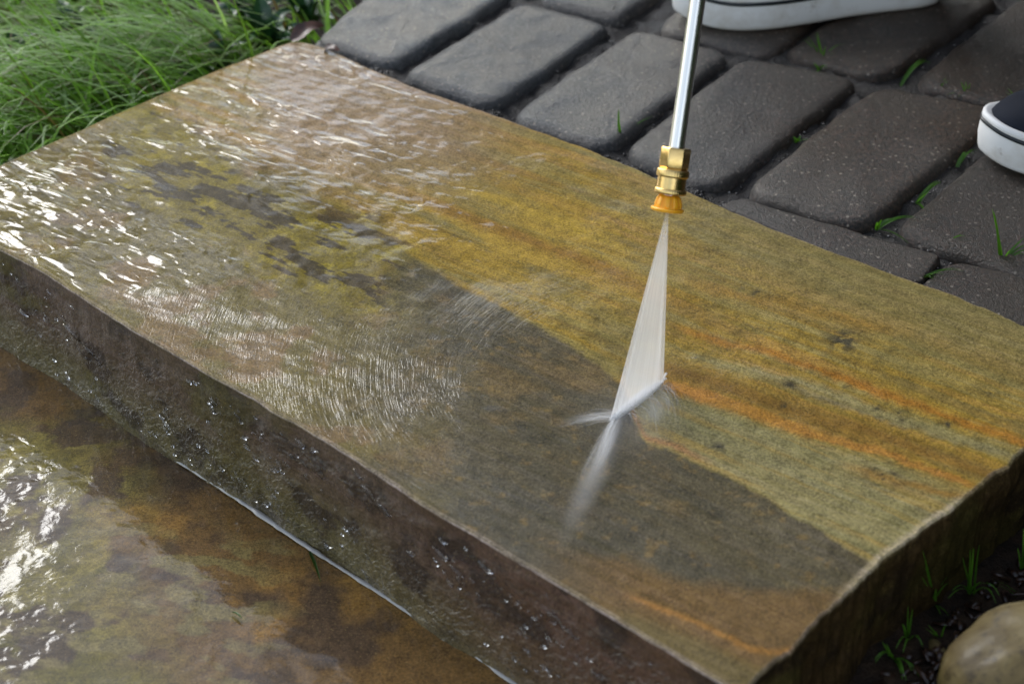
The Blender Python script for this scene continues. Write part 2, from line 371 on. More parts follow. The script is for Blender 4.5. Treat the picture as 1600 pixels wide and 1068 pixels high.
def right_col(ll, hh, P):
    c = np.zeros(ll.shape + (3,)) + np.array((0.050, 0.030, 0.011))  # moist stone, darkened further to put this end's shade into the colour
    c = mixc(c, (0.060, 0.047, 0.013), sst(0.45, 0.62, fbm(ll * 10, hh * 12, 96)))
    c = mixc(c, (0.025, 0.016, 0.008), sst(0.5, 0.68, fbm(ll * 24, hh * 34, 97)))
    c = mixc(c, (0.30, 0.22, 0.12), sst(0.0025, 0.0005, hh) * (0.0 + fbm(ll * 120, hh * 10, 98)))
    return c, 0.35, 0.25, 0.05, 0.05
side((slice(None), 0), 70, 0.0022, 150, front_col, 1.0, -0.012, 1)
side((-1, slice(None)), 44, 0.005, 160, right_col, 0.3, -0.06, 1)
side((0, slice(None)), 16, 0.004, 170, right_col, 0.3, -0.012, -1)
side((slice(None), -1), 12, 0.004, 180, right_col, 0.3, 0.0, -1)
V = np.concatenate(V); Fq = np.concatenate(Fq)
A = {k: ('FLOAT_COLOR' if k == 'tint' else 'FLOAT_VECTOR' if k in ('flow', 'swirl') else 'FLOAT', np.concatenate(q)) for k, q in A.items()}
slab = mesh_obj("stone_step", V, Fq, M_stone, attrs=A)
tag(slab, "long wet ochre sandstone step being washed by the spray, with brown and rust bands", "stone step")

# ------------------------------------------------------------------ lower step under running water
foot = px([(-260, 395), (-128, 470), (0, 555), (120, 622), (240, 694), (330, 752), (400, 800), (490, 858), (560, 905), (660, 970), (730, 1016), (800, 1066), (1000, 1200), (1090, 1262)], 0.0)
NA, NB = 560, 330
fc = polyline(foot, NA)
nrm = np.array([-0.60, -0.80]); nrm /= np.linalg.norm(nrm)
nrm = np.array([-math.sin(R_(37)), -math.cos(R_(37))])
dep = (np.linspace(0, 1, NB) ** 1.15) * 0.52 - 0.03
x2 = fc[:, None, 0] + nrm[0] * dep[None]; y2 = fc[:, None, 1] + nrm[1] * dep[None]
z2 = (fbm(x2 * 14, y2 * 14, 200) - 0.5) * 0.0025 - 0.001
X2, Y2 = proj(np.stack([x2, y2, z2], -1))
w2 = (fbm(x2 * 30, y2 * 30, 201) - 0.5)
Xw2 = X2 + w2 * 140; Yw2 = Y2 + (fbm(x2 * 30, y2 * 30, 202) - 0.5) * 120
c2 = np.zeros(x2.shape + (3,)) + np.array((0.125, 0.068, 0.018))
c2 = mixc(c2, (0.060, 0.036, 0.018), sst(0.50, 0.66, fbm(x2 * 20, y2 * 20, 203, 5)) * 0.9)
c2 = mixc(c2, (0.22, 0.115, 0.022), sst(0.54, 0.70, fbm(x2 * 13, y2 * 13, 204, 5)) * 0.9)
c2 = mixc(c2, (0.045, 0.030, 0.016), np.exp(-((Xw2 - 190) / 150) ** 2 - ((Yw2 - 690) / 60) ** 2) * 0.5)
mo2 = sst(300, 60, Xw2 - 0.25 * (Yw2 - 750)) * sst(600, 720, Yw2)
oc2 = np.zeros_like(c2) + np.array((0.115, 0.098, 0.014))
oc2 = mixc(oc2, (0.20, 0.165, 0.03), sst(0.5, 0.65, fbm(x2 * 60, y2 * 60, 205)))
oc2 = mixc(oc2, (0.05, 0.034, 0.014), sst(0.48, 0.58, fbm(x2 * 34, y2 * 34, 206)))
c2 = c2 * (1 - 0.85 * mo2[..., None]) + oc2 * 0.85 * mo2[..., None]
sw2 = sst(520, 330, Xw2) * sst(780, 860, Yw2)
c2 = mixc(c2, (0.17, 0.135, 0.045), sw2 * sst(0.52, 0.66, fbm(x2 * 40 + y2 * 25, y2 * 60, 207)) * 0.8)
kk = np.clip(np.maximum(mo2, 0.75 * sw2), 0, 1)
lp = sst(120, 0, Xw2) * sst(560, 640, Y2)
chop2 = (0.05 + 0.9 * kk + 0.9 * lp) * sst(0.0, 0.03, dep[None]) * (0.12 + 0.88 * sst(0.44, 0.62, fbm(x2 * 16, y2 * 16, 213, 3))) + 0.02
ang = fbm(x2 * 6, y2 * 6, 208, 2) * 5
sv = np.stack([x2 / 0.012 + 0.8 * fbm(x2 * 25, y2 * 25, 211, 2), y2 / 0.010 + 0.8 * fbm(x2 * 25, y2 * 25, 212, 2), 0 * x2], -1)
A2 = dict(tint=('FLOAT_COLOR', c2.reshape(-1, 3)), film=('FLOAT', np.ones(x2.size)), film_rough=('FLOAT', (0.02 + 0.05 * (1 - kk)).ravel()),
          ripple=('FLOAT', (0.10 * kk).ravel()), chop=('FLOAT', (chop2 * 0.40).ravel()), grit=('FLOAT', (0.03 * np.ones(x2.size))),
          flow=('FLOAT_VECTOR', np.stack([x2 / 0.006, y2 / 0.006, 0 * x2], -1).reshape(-1, 3)), swirl=('FLOAT_VECTOR', sv.reshape(-1, 3)))
M_low = wet_stone("flooded_stone", 0.5, 0.0)
Vl = np.stack([x2, y2, z2], -1).reshape(-1, 3); Fl = grid_faces(NA, NB)[:, ::-1]
lower = mesh_obj("lower_stone_step", Vl, Fl, M_low, attrs=A2)
tag(lower, "lower brown stone step flooded with rippling water, at the foot of the tall step", "stone step")
# its sides
rim = np.concatenate([Vl.reshape(NA, NB, 3)[:, -1], ]); sv_ = []
for k, p in enumerate(rim): sv_ += [p, p - np.array((0, 0, 0.11))]
mesh_obj("step_riser", np.array(sv_), np.array([(2 * k, 2 * k + 1, 2 * k + 3, 2 * k + 2) for k in range(len(rim) - 1)]), simple("riser_stone", (0.09, 0.06, 0.03), 0.5), lower)
# rim of water where the lower step meets the face of the tall one: a small fillet
M_rim = NT("water_rim"); nz = M_rim.noise(M_rim.obj(), 120, 2)
M_rim.bsdf(Base_Color=(0.22, 0.21, 0.19, 1), Roughness=0.18, Coat_Weight=1.0, Coat_Roughness=0.03, Coat_IOR=1.5, Normal=M_rim.bump(nz, 0.001, 0.5))
M_rim = M_rim.m
fp = polyline(px([(236, 690), (250, 701), (290, 727), (330, 752), (400, 800), (490, 860), (560, 906), (620, 943), (660, 970), (680, 978), (730, 1014), (800, 1064), (900, 1130)], 0.0), 260, 0.001, 7, 50)
rv, rf = [], []
K = 7
for i, p in enumerate(fp):
    q = i / (len(fp) - 1)
    wid = 0.0021 * (0.35 + 0.9 * fbm(np.array([i * 0.09]), np.array([1.0]), 210)[0]) * min(1, q * 30 + 0.1)
    for k in range(K):
        a = math.pi * k / (K - 1)
        rv.append((p[0] + nrm[0] * (wid * math.cos(a) * 1.1), p[1] + nrm[1] * (wid * math.cos(a) * 1.1), 0.0002 + wid * 0.9 * math.sin(a)))
for i in range(len(fp) - 1):
    for k in range(K - 1):
        rf.append((i * K + k, i * K + k + 1, (i + 1) * K + k + 1, (i + 1) * K + k))
mesh_obj("water_rim", np.array(rv), np.array(rf)[:, ::-1], M_rim, lower)

# drips and beads of water running down the front face of the tall step
t = NT("water_bead")
fr = t.n("Fresnel", {"IOR": 1.36}); gl = t.n("BsdfGlossy", {"Color": (1, 1, 1, 1), "Roughness": 0.06})
t.surf(t.n("MixShader", {0: fr.outputs[0], 1: t.n("BsdfTransparent").outputs[0], 2: gl.outputs[0]}).outputs[0])
Vs, Fs_ = [], []
ftop = np.stack([x, y, z], -1)[:, 0]; fX, fY = proj(ftop)
def bead(px_, h_, la, lb, rot, th):
    i = int(np.argmin(np.abs(fX - px_))); p = ftop[i]; a_ = ftop[max(i - 8, 0)]; b_ = ftop[min(i + 8, NU - 1)]
    tg = np.array((b_[0] - a_[0], b_[1] - a_[1], 0)); tg /= np.linalg.norm(tg); nn = np.array((tg[1], -tg[0], 0)); up_ = np.array((0, 0, 1.0))
    c = p + nn * 0.0010 - up_ * h_
    d1 = tg * math.cos(rot) + up_ * math.sin(rot); d2 = -tg * math.sin(rot) + up_ * math.cos(rot)
    n_, m_ = 12, 7; b = len(Vs)
    for k in range(n_):
        for j in range(m_):
            A_ = 2 * math.pi * k / n_; B_ = -math.pi / 2 + math.pi * j / (m_ - 1)
            w_ = 1 + 0.25 * math.sin(3 * A_ + px_)
            Vs.append(c + d1 * la * math.cos(B_) * math.cos(A_) * w_ + d2 * lb * math.cos(B_) * math.sin(A_) * w_ + nn * th * math.sin(B_))
    for k in range(n_):
        for j in range(m_ - 1):
            k2 = (k + 1) % n_; Fs_.append((b + k * m_ + j, b + k2 * m_ + j, b + k2 * m_ + j + 1, b + k * m_ + j + 1))
for q in ((22, .050, .006, .0022, -.1), (105, .040, .011, .0018, -.25), (130, .046, .008, .0016, -.2), (470, .014, .005, .0025, -.4), (500, .030, .003, .003, 0), (492, .012, .004, .002, .3),
          (575, .018, .007, .0025, -.35), (600, .024, .006, .0022, -.4), (560, .010, .005, .002, -.3), (690, .030, .007, .0022, -.3), (715, .036, .006, .002, -.3), (870, .026, .007, .003, -.3), (895, .03, .005, .002, -.2),
          (640, .045, .004, .002, .2), (760, .02, .006, .0018, -.3), (940, .05, .006, .002, -.3), (960, .062, .005, .003, -.2), (330, .02, .004, .0018, -.3), (420, .05, .003, .002, .5)):
    bead(q[0], q[1], q[2], q[3], q[4], 0.0016)
for k in range(420):
    pq = random.uniform(-60, 1120); hq = random.uniform(0.012, 0.095)
    if fbm(np.array(pq / 90.0), np.array(hq * 30), 215, 3) < 0.46: continue
    sz_ = random.uniform(0.0006, 0.0017); bead(pq, hq, sz_ * random.uniform(1, 2.4), sz_, random.uniform(-1.2, 0.4), sz_ * 0.8)
dr = mesh_obj("water_drips", np.array(Vs), np.array(Fs_), t.m, slab); dr["kind"] = "stuff"

# ------------------------------------------------------------------ ground: soil and lawn sheet out to the horizon
def spread(n, near, far):
    a = np.linspace(-1, 1, n); return np.sign(a) * (near * np.abs(a) + (far - near) * np.abs(a) ** 9)
gx = spread(301, 1.6, 150); gy = spread(301, 1.6, 150)
GX, GY = np.meshgrid(gx, gy, indexing='ij')
def sd_line(X, Y, a, b):    # signed distance, positive to the right of a->b
    d = (b - a) / np.linalg.norm(b - a); return (X - a[0]) * d[1] - (Y - a[1]) * d[0]
FLc, FRc, BRc, BLc = e_front[0], e_front[-1], e_back[-1], e_back[0]
dfront = sd_line(GX, GY, FLc, FRc)
dright = sd_line(GX, GY, FRc, BRc)
def ground_z(X, Y):
    df_ = sd_line(X, Y, FLc, FRc); dr_ = sd_line(X, Y, FRc, BRc)
    zz = 0.035 + 0 * X
    inr = sst(-0.04, 0.0, dr_) * sst(1.2, 0.5, np.hypot(X - 0.4, Y + 0.2))
    zz = zz * (1 - inr) + (0.026) * inr
    inf = sst(-0.03, 0.0, df_) * sst(0.01, -0.03, dr_)
    zz = zz * (1 - inf) + (-0.13) * inf
    near = sst(6, 2, np.hypot(X, Y))
    return zz + near * ((fbm(X * 12, Y * 12, 220, 4) - 0.5) * 0.02 + (fbm(X * 70, Y * 70, 221, 3) - 0.5) * 0.008 * (1 - inf))
GZ = ground_z(GX, GY)
t = NT("dark_soil"); P = t.obj()
n1 = t.noise(P, 60, 6, 0.65); n2 = t.noise(P, 400, 3, 0.6)
cs = t.ramp(n1, [(0.35, (0.010, 0.007, 0.005)), (0.55, (0.030, 0.018, 0.010)), (0.7, (0.055, 0.032, 0.016))])
far_ = t.n("MapRange", {0: t.n("VectorMath", {0: P}, operation='LENGTH').outputs['Value'], 1: 2.0, 2: 4.0}).outputs[0]
cs = t.mix(far_, cs, (0.045, 0.085, 0.018))
t.bsdf(Base_Color=cs, Roughness=0.8, Specular_IOR_Level=0.2, Normal=t.bump(t.math('ADD', n1, t.math('MULTIPLY', n2, 0.4)), 0.006, 0.9))
ground = mesh_obj("ground", np.stack([GX, GY, GZ], -1).reshape(-1, 3), grid_faces(301, 301), t.m)
ground["kind"] = "structure"

# ------------------------------------------------------------------ paving
ZP = ZT - 0.004
t = NT("joint_sand"); P = t.obj()
n1 = t.noise(P, 350, 4, 0.7); n2 = t.noise(P, 30, 3)
cs = t.ramp(n1, [(0.35, (0.006, 0.005, 0.004)), (0.6, (0.030, 0.026, 0.022)), (0.8, (0.085, 0.075, 0.065))])
t.bsdf(Base_Color=cs, Roughness=0.32, Normal=t.bump(n1, 0.003, 1.0), Specular_IOR_Level=0.5)
M_joint = t.m
bx0, by0 = np.meshgrid(np.linspace(0, 1, 260), np.linspace(0, 1, 200), indexing='ij')
bl0, bl1 = un(492, 80)[:2], un(700, -120)[:2]
br0, br1 = np.array((1.9, -0.95)), np.array((2.1, 1.9))
bl2 = bl0 + (bl1 - bl0) / np.linalg.norm(bl1 - bl0) * 1.6
bk = e_back
sA = np.linspace(0, 1, 260)
lowe = np.stack([np.interp(sA, np.r_[np.linspace(0, 0.55, len(bk)), 1], np.r_[bk[:, k] , br0[k]]) for k in (0, 1)], 1) + np.array((-0.008, -0.012)) * 1.0
lowe[0] = bl0
tope = bl2 + (br1 - bl2) * sA[:, None]
bxy = lowe[:, None] * (1 - by0[..., None]) + tope[:, None] * by0[..., None] ** 1.0
bz = ZP - 0.010 + (fbm(bxy[..., 0] * 60, bxy[..., 1] * 60, 230, 4) - 0.5) * 0.012
bz[:, 0] -= 0.0
paving = mesh_obj("paving", np.concatenate([bxy, bz[..., None]], -1).reshape(-1, 3), grid_faces(260, 200), M_joint)
paving["kind"] = "structure"

t = NT("wet_concrete_paver"); P = t.n("NewGeometry").outputs["Position"]
inf = t.n("ObjectInfo").outputs['Random']
sheen_dry = t.attr("sheen_dry")
n1 = t.noise(P, 300, 5, 0.75); n2 = t.noise(P, 18, 4, 0.55); n3 = t.noise(P, 1100, 2, 0.6)
vor = t.n("TexVoronoi", {"Vector": P, "Scale": 190.0, "Randomness": 1.0})
cw = t.ramp(n1, [(0.38, (0.008, 0.006, 0.004)), (0.50, (0.033, 0.022, 0.012)), (0.62, (0.080, 0.043, 0.026))])
cd = t.ramp(n1, [(0.38, (0.038, 0.041, 0.042)), (0.50, (0.074, 0.078, 0.079)), (0.62, (0.13, 0.134, 0.132))])  # grey-blue tint holds painted sky sheen as well as drier concrete
cc = t.mix(sheen_dry, cw, cd)
cc = t.mix(t.math('MULTIPLY', t.ramp(n2, [(0.42, (0, 0, 0)), (0.62, (1, 1, 1))]), 0.55), cc, t.mix(sheen_dry, (0.034, 0.022, 0.010), (0.10, 0.095, 0.085)))
spk = t.math('LESS_THAN', vor.outputs['Distance'], 0.24)
pick = t.math('GREATER_THAN', t.n("SeparateColor", {0: vor.outputs['Color']}).outputs[0], 0.72)
cc = t.mix(t.math('MULTIPLY', t.math('MULTIPLY', spk, pick), 0.75), cc, (0.26, 0.22, 0.17))
pit = t.math('MULTIPLY', t.math('LESS_THAN', vor.outputs['Distance'], 0.22), t.math('LESS_THAN', t.n("SeparateColor", {0: vor.outputs['Color']}).outputs[1], 0.14))
cc = t.mix(t.math('MULTIPLY', pit, 0.8), cc, (0.006, 0.005, 0.004))
tone = t.n('MapRange', {0: inf, 1: 0.0, 2: 1.0, 3: 0.75, 4: 1.3}).outputs[0]
cc = t.mix(1.0, cc, t.n('CombineColor', {0: tone, 1: t.math('POWER', tone, 0.93), 2: t.math('POWER', tone, 0.8)}).outputs[0], 'MULTIPLY')
hh_ = t.math('SUBTRACT', t.math('ADD', t.math('MULTIPLY', n1, 1.0), t.math('MULTIPLY', n3, 0.35)), t.math('MULTIPLY', pit, 0.3))
nb = t.bump(hh_, 0.0020, 1.0)
t.bsdf(Base_Color=cc, Roughness=t.math('ADD', 0.34, t.math('MULTIPLY', sheen_dry, 0.14)), Normal=nb, Specular_IOR_Level=0.15,
       Coat_Weight=0.5, Coat_Roughness=0.16, Coat_Normal=nb)
M_pav = t.m
def round_poly(p, rad, n=10):
    p = np.asarray(p, float); m = len(p); out = []
    for i in range(m):
        a, b, c = p[i - 1], p[i], p[(i + 1) % m]
        ua = (a - b) / np.linalg.norm(a - b); uc = (c - b) / np.linalg.norm(c - b)
        rd = min(rad * random.uniform(0.8, 1.3), 0.42 * np.linalg.norm(a - b), 0.42 * np.linalg.norm(c - b))
        q0, q1 = b + ua * rd, b + uc * rd
        for k in range(n + 1):
            tq = k / n; out.append((1 - tq) ** 2 * q0 + 2 * tq * (1 - tq) * (b * 0.85 + (q0 + q1) / 2 * 0.15) + tq ** 2 * q1)
    return np.array(out)
def paver(pxs, rad=0.020, tilt=0.0015, dz=0.0, thin=1.0):
    p = px(pxs, ZP)
    cen = p.mean(0)
    o_ = round_poly(p, rad)
    d = np.r_[0, np.cumsum(np.linalg.norm(np.diff(np.vstack([o_, o_[:1]]), axis=0), axis=1))]
    n = 110; sv = np.linspace(0, d[-1], n, endpoint=False); oc = np.vstack([o_, o_[:1]])
    q = np.stack([np.interp(sv, d, oc[:, k]) for k in (0, 1)], 1)
    sd_ = random.randint(0, 99)
    jag = (fbm(q[:, 0] * 45, q[:, 1] * 45, 240 + sd_ % 5, 4) - 0.5) * 0.006 + 0.0038
    dirs = (q - cen) / np.linalg.norm(q - cen, axis=1)[:, None]
    q = q + dirs * jag[:, None]
    tgq = np.roll(q, -2, 0) - np.roll(q, 2, 0); tgq /= np.linalg.norm(tgq, axis=1)[:, None]
    nin = np.stack([-tgq[:, 1], tgq[:, 0]], 1)
    if np.sum((cen - q) * nin) < 0: nin = -nin
    R0 = 0.05
    ins = [0, 0, 0.0008, 0.002, 0.0036, 0.006, 0.009, 0.013, 0.019] + list(np.linspace(0.036, R0 * 0.97, 8))
    zz = [-0.04, -0.0125, -0.0085, -0.0055, -0.0032, -0.0016, -0.0006, -0.0001, 0] + [0] * 8
    tx, ty = random.uniform(-tilt, tilt) * 8, random.uniform(-tilt, tilt) * 8
    Vs = []
    for k, (i_, z_) in enumerate(zip(ins, zz)):
        if k < 9: c = q + nin * i_ * thin; c_in = c
        else: c = cen + (c_in - cen) * (1 - (k - 8) / 8.6)
        zz_ = ZP + dz + z_ + (c[:, 0] - cen[0]) * tx + (c[:, 1] - cen[1]) * ty
        if k: zz_ = zz_ + (fbm(c[:, 0] * 28, c[:, 1] * 28, 250, 4) - 0.5) * 0.0035
        Vs.append(np.stack([c[:, 0] - cen[0], c[:, 1] - cen[1], zz_ - ZP], 1))
    Vs.append(np.array([[0, 0, dz + (float(fbm(np.array(cen[0] * 28), np.array(cen[1] * 28), 250, 4)) - 0.5) * 0.0035]]))
    Vn = np.concatenate(Vs); Fs_ = []
    m = len(ins)
    for k in range(m - 1):
        for i in range(n):
            j = (i + 1) % n; Fs_.append((k * n + i, k * n + j, (k + 1) * n + j, (k + 1) * n + i))
    for i in range(n): Fs_.append(((m - 1) * n + i, (m - 1) * n + (i + 1) % n, m * n))
    dr = np.clip(sst(0.33, -0.10, Vn[:, 0] + cen[0]) * 0.9 + 0.06 + (fbm((Vn[:, 0] + cen[0]) * 14, (Vn[:, 1] + cen[1]) * 14, 255) - 0.5) * 0.5, 0, 1)
    a2 = 0.5 * sum(q[i, 0] * q[(i + 1) % n, 1] - q[(i + 1) % n, 0] * q[i, 1] for i in range(n))
    if a2 < 0: Fs_ = [f[::-1] for f in Fs_]
    return mesh_obj("paver", Vn, Fs_, M_pav, paving, attrs=dict(sheen_dry=('FLOAT', dr)), loc=(cen[0], cen[1], ZP))
for q in (
    [(490, 58), (660, -80), (806, -20), (616, 100)],
    [(629, 113), (816, 1), (957, 36), (771, 163)],
    [(795, 177), (990, 44), (1142, 83), (949, 230)],
    [(973, 232), (1162, 88), (1347, 121), (1123, 294)],
    [(1162, 294), (1371, 129), (1577, 168), (1352, 351)],
    [(1396, 354), (1612, 180), (1830, 240), (1650, 440)],
    [(840, -6), (1000, -112), (1120, -80), (968, 29)],
    [(1026, 43), (1150, -62), (1332, -22), (1205, 84)],
    [(1221, 81), (1362, -18), (1567, -6), (1386, 117)],
    [(1430, 122), (1600, -12), (1800, 50), (1622, 176)],
    [(1640, 182), (1830, 62), (2010, 110), (1850, 232)],
    [(690, -92), (850, -190), (990, -120), (830, -14)],
    [(1015, -120), (1170, -230), (1300, -192), (1140, -90)],
    [(1165, -68), (1310, -190), (1472, -142), (1345, -30)],
    [(1380, -30), (1500, -150), (1690, -110), (1582, -16)],
    [(1620, -14), (1730, -110), (1890, -70), (1815, 40)],
    [(1690, 446), (1870, 246), (2080, 310), (1950, 548)],
    [(1880, 240), (2045, 116), (2250, 165), (2110, 305)],
): paver(q)
paver([(1122, 314), (1168, 302), (1230, 324), (1360, 360), (1474, 388), (1432, 434), (1300, 387), (1200, 346)], 0.010, 0.0008, -0.004, 0.3)
paver([(1806, 578), (1738, 474), (1945, 556), (2040, 676)], 0.010, 0.0008, -0.004, 0.3)
paver([(1446, 436), (1490, 400), (1600, 424), (1720, 470), (1790, 578), (1600, 500)], 0.010, 0.0008, -0.004, 0.3)

# loose grit lying in the joints and in the gap behind the tall step
Vs, Fs_ = [], []
for k in range(7000):
    if k % 3 == 0:
        q_ = e_back[random.randrange(40, NU - 10)]; gx_, gy_ = q_[0] + random.uniform(-0.004, 0.016), q_[1] + random.uniform(-0.004, 0.020)
    else:
        q_ = un(random.uniform(560, 1680), random.uniform(-40, 520), ZP); gx_, gy_ = q_[0], q_[1]
        if sd_line(gx_, gy_, e_back[0], e_back[-1]) > -0.004: continue
    g_ = random.uniform(0.0007, 0.0022); b = len(Vs); gz_ = ZP - 0.009 + (float(fbm(np.array(gx_ * 60), np.array(gy_ * 60), 230, 4)) - 0.5) * 0.012
    for sx, sy, sz in ((1, 0, 0), (-1, 0, 0), (0, 1, 0), (0, -1, 0), (0, 0, 1), (0, 0, -1)):
        Vs.append((gx_ + sx * g_ * random.uniform(.6, 1.3), gy_ + sy * g_ * random.uniform(.6, 1.3), gz_ + sz * g_ * random.uniform(.5, .9)))
    Fs_ += [(b, b + 2, b + 4), (b + 2, b + 1, b + 4), (b + 1, b + 3, b + 4), (b + 3, b, b + 4), (b + 2, b, b + 5), (b + 1, b + 2, b + 5), (b + 3, b + 1, b + 5), (b, b + 3, b + 5)]
t = NT("joint_grit"); n1 = t.noise(t.obj(), 330, 1)
t.bsdf(Base_Color=t.ramp(n1, [(0.40, (0.010, 0.009, 0.008)), (0.55, (0.05, 0.045, 0.04)), (0.66, (0.16, 0.15, 0.135))]), Roughness=0.3)
gt = mesh_obj("joint_grit", np.array(Vs), np.array(Fs_), t.m, paving, smooth=False); gt["kind"] = "stuff"

# ------------------------------------------------------------------ grass
t = NT("grass_blade"); gc = t.attr("tint", 'Color')
dif = t.n("BsdfPrincipled", {"Base Color": gc, "Roughness": 0.32, "Specular IOR Level": 0.4})
tr = t.n("BsdfTranslucent", {"Color": t.mix(1.0, gc, (1.1, 1.3, 0.6), 'MULTIPLY')})
ms = t.n("MixShader", {0: 0.5, 1: dif.outputs[0], 2: tr.outputs[0]}); t.surf(ms.outputs[0])
M_grass = t.m
def blades(specs, seg=6):
    """specs: (root xyz, azimuth, lean 0..1, length, width, colour)"""
    Vs, Fs_, Cs = [], [], []
    for (rx, ry, rz), az, lean, ln, wd, c in specs:
        b = len(Vs); h = np.array((math.cos(az), math.sin(az))); sdv = np.array((-h[1], h[0]))
        px_, pz_ = 0.0, 0.0; ang = R_(88 - 40 * lean)
        for k in range(seg + 1):
            f = k / seg; ww = wd * 0.5 * (1 - f ** 2.2) * (0.7 + 0.6 * min(f * 4, 1)) + 0.0001
            cx, cy, cz = rx + h[0] * px_, ry + h[1] * px_, rz + pz_
            Vs += [(cx + sdv[0] * ww, cy + sdv[1] * ww, cz + ww * 0.35), (cx - sdv[0] * ww, cy - sdv[1] * ww, cz + ww * 0.35)]
            Cs += [c, c]
            px_ += math.cos(ang) * ln / seg; pz_ += math.sin(ang) * ln / seg; ang -= R_(150 * lean / seg) * (0.6 + 0.8 * f)
            if pz_ < 0.004 and k > 1: pz_ = 0.004; ang = max(ang, 0)
        for k in range(seg): Fs_.append((b + 2 * k, b + 2 * k + 1, b + 2 * k + 3, b + 2 * k + 2))
    return np.array(Vs), np.array(Fs_), np.array(Cs)
specs = []
ltline = (un(-128, 312)[:2], un(470, 66)[:2])
N = 0
while N < 7500:
    X_ = rng.uniform(-1.15, 0.05); Y_ = rng.uniform(0.0, 1.25)
    sd_ = sd_line(X_, Y_, FLc, BLc)
    if sd_ > -0.012: continue
    q = un(492, 70)[:2]; 
    if sd_line(X_, Y_, bl0, bl2) > -0.02 and Y_ > 0.45: continue
    ppx, ppy = proj((X_, Y_, 0.05))
    if ppx < -350 or ppy < -300: continue
    tuft = math.exp(-((ppx - 260) / 300) ** 2 - ((ppy - 150 + 0.25 * (ppx - 260)) / 75) ** 2)
    bare = vn(np.array([X_ * 9]), np.array([Y_ * 9]), 300)[0]
    if bare > 0.52 and tuft < 0.45: continue
    ln = rng.uniform(0.05, 0.11) + tuft * rng.uniform(0.05, 0.14)
    az = math.atan2(-0.30, -1.0) + rng.normal(0, 0.25 + 1.0 * (1 - tuft))
    if sd_line(X_ + math.cos(az) * ln * 0.8, Y_ + math.sin(az) * ln * 0.8, FLc, BLc) > -0.004: continue
    if sd_line(X_ + math.cos(az) * ln * 0.8, Y_ + math.sin(az) * ln * 0.8, bl0, bl2) > -0.01 and Y_ > 0.45: continue
    N += 1
    k = rng.rand(); g = np.array((0.24, 0.42, 0.06)) * (0.55 + 0.9 * k)
    if rng.rand() < 0.10 + 0.12 * (1 - tuft): g = np.array((0.13, 0.14, 0.03))
    if rng.rand() < 0.03: g = np.array((0.20, 0.13, 0.06))
    if rng.rand() < 0.3 * tuft: g = np.array((0.42, 0.55, 0.27))  # pale blades paint highlights into the combed tuft
    specs.append(((X_, Y_, float(ground_z(np.array(X_), np.array(Y_)))), az, np.clip(rng.normal(0.74, 0.18) , 0.15, 1.0), ln, rng.uniform(0.0016, 0.0036), g))
Vg, Fg, Cg = blades(specs)
lawn = mesh_obj("lawn_grass", Vg, Fg, M_grass, attrs=dict(tint=('FLOAT_COLOR', Cg)))
lawn["kind"] = "stuff"; tag(lawn, "long wet green grass combed over beside the left end of the stone step", "grass")

# broad weeds in the lawn
t = NT("weed_leaf"); P = t.obj(); n1 = t.noise(P, 70, 3)
t.bsdf(Base_Color=t.ramp(n1, [(0.35, (0.014, 0.050, 0.016)), (0.65, (0.035, 0.10, 0.028))]), Roughness=0.28, Normal=t.bump(n1, 0.004, 0.6))
M_weed = t.m
def leaf_mesh(ln, wd, bend):
    n, m = 9, 5; Vs = []
    for i in range(n):
        f = i / (n - 1); w_ = wd * 0.5 * math.sin(math.pi * min(1, 0.06 + f * 0.94) ** 0.8) + 0.0004
        for j in range(m):
            g = j / (m - 1) * 2 - 1
            Vs.append((f * ln, g * w_, bend * ln * math.sin(f * 2.4) + abs(g) * w_ * 0.4 + 0.0015 * math.sin(9 * f) * g))
    return Vs, grid_faces(n, m)
lm = []
for k in range(4):
    a, b = leaf_mesh(random.uniform(0.028, 0.045), random.uniform(0.014, 0.022), random.uniform(0.15, 0.5))
    me = mesh_obj("leaf", np.array(a), b, M_weed); lm.append(me.data); bpy.data.objects.remove(me)
def weed(pxx, pyy, n, label, zz=0.075, sc=1.0):
    c = un(pxx, pyy, zz); r0 = empty("weed_plant", (c[0], c[1], zz - 0.035))
    tag(r0, label, "weed", "broad leaved weeds in the lawn")
    for k in range(n):
        o = bpy.data.objects.new("leaf", random.choice(lm)); C.objects.link(o); o.parent = r0
        a = k * 2.4 + random.uniform(-.4, .4)
        o.location = (0.006 * math.cos(a), 0.006 * math.sin(a), 0.004 + 0.028 * random.random())
        o.rotation_euler = (random.uniform(-.3, .3), -random.uniform(0.1, 0.9), a); o.scale = [sc * random.uniform(0.7, 1.2)] * 3
weed(415, 62, 11, "dark glossy weed with broad leaves by the rounded back corner of the step")
weed(340, 95, 8, "small broad leaved weed just above the middle of the step's left edge")
weed(385, 20, 10, "broad leaved weed behind the glossy corner weed, at the top edge", 0.08)
weed(110, 55, 12, "broad leaved weed in the dark gap of the far left lawn", 0.08, 1.2)
weed(480, 14, 8, "broad leaved weed beside the first grey paver at the lawn's edge", 0.08)
weed(30, 95, 8, "low broad leaved weed at the left edge of the photo", 0.07)

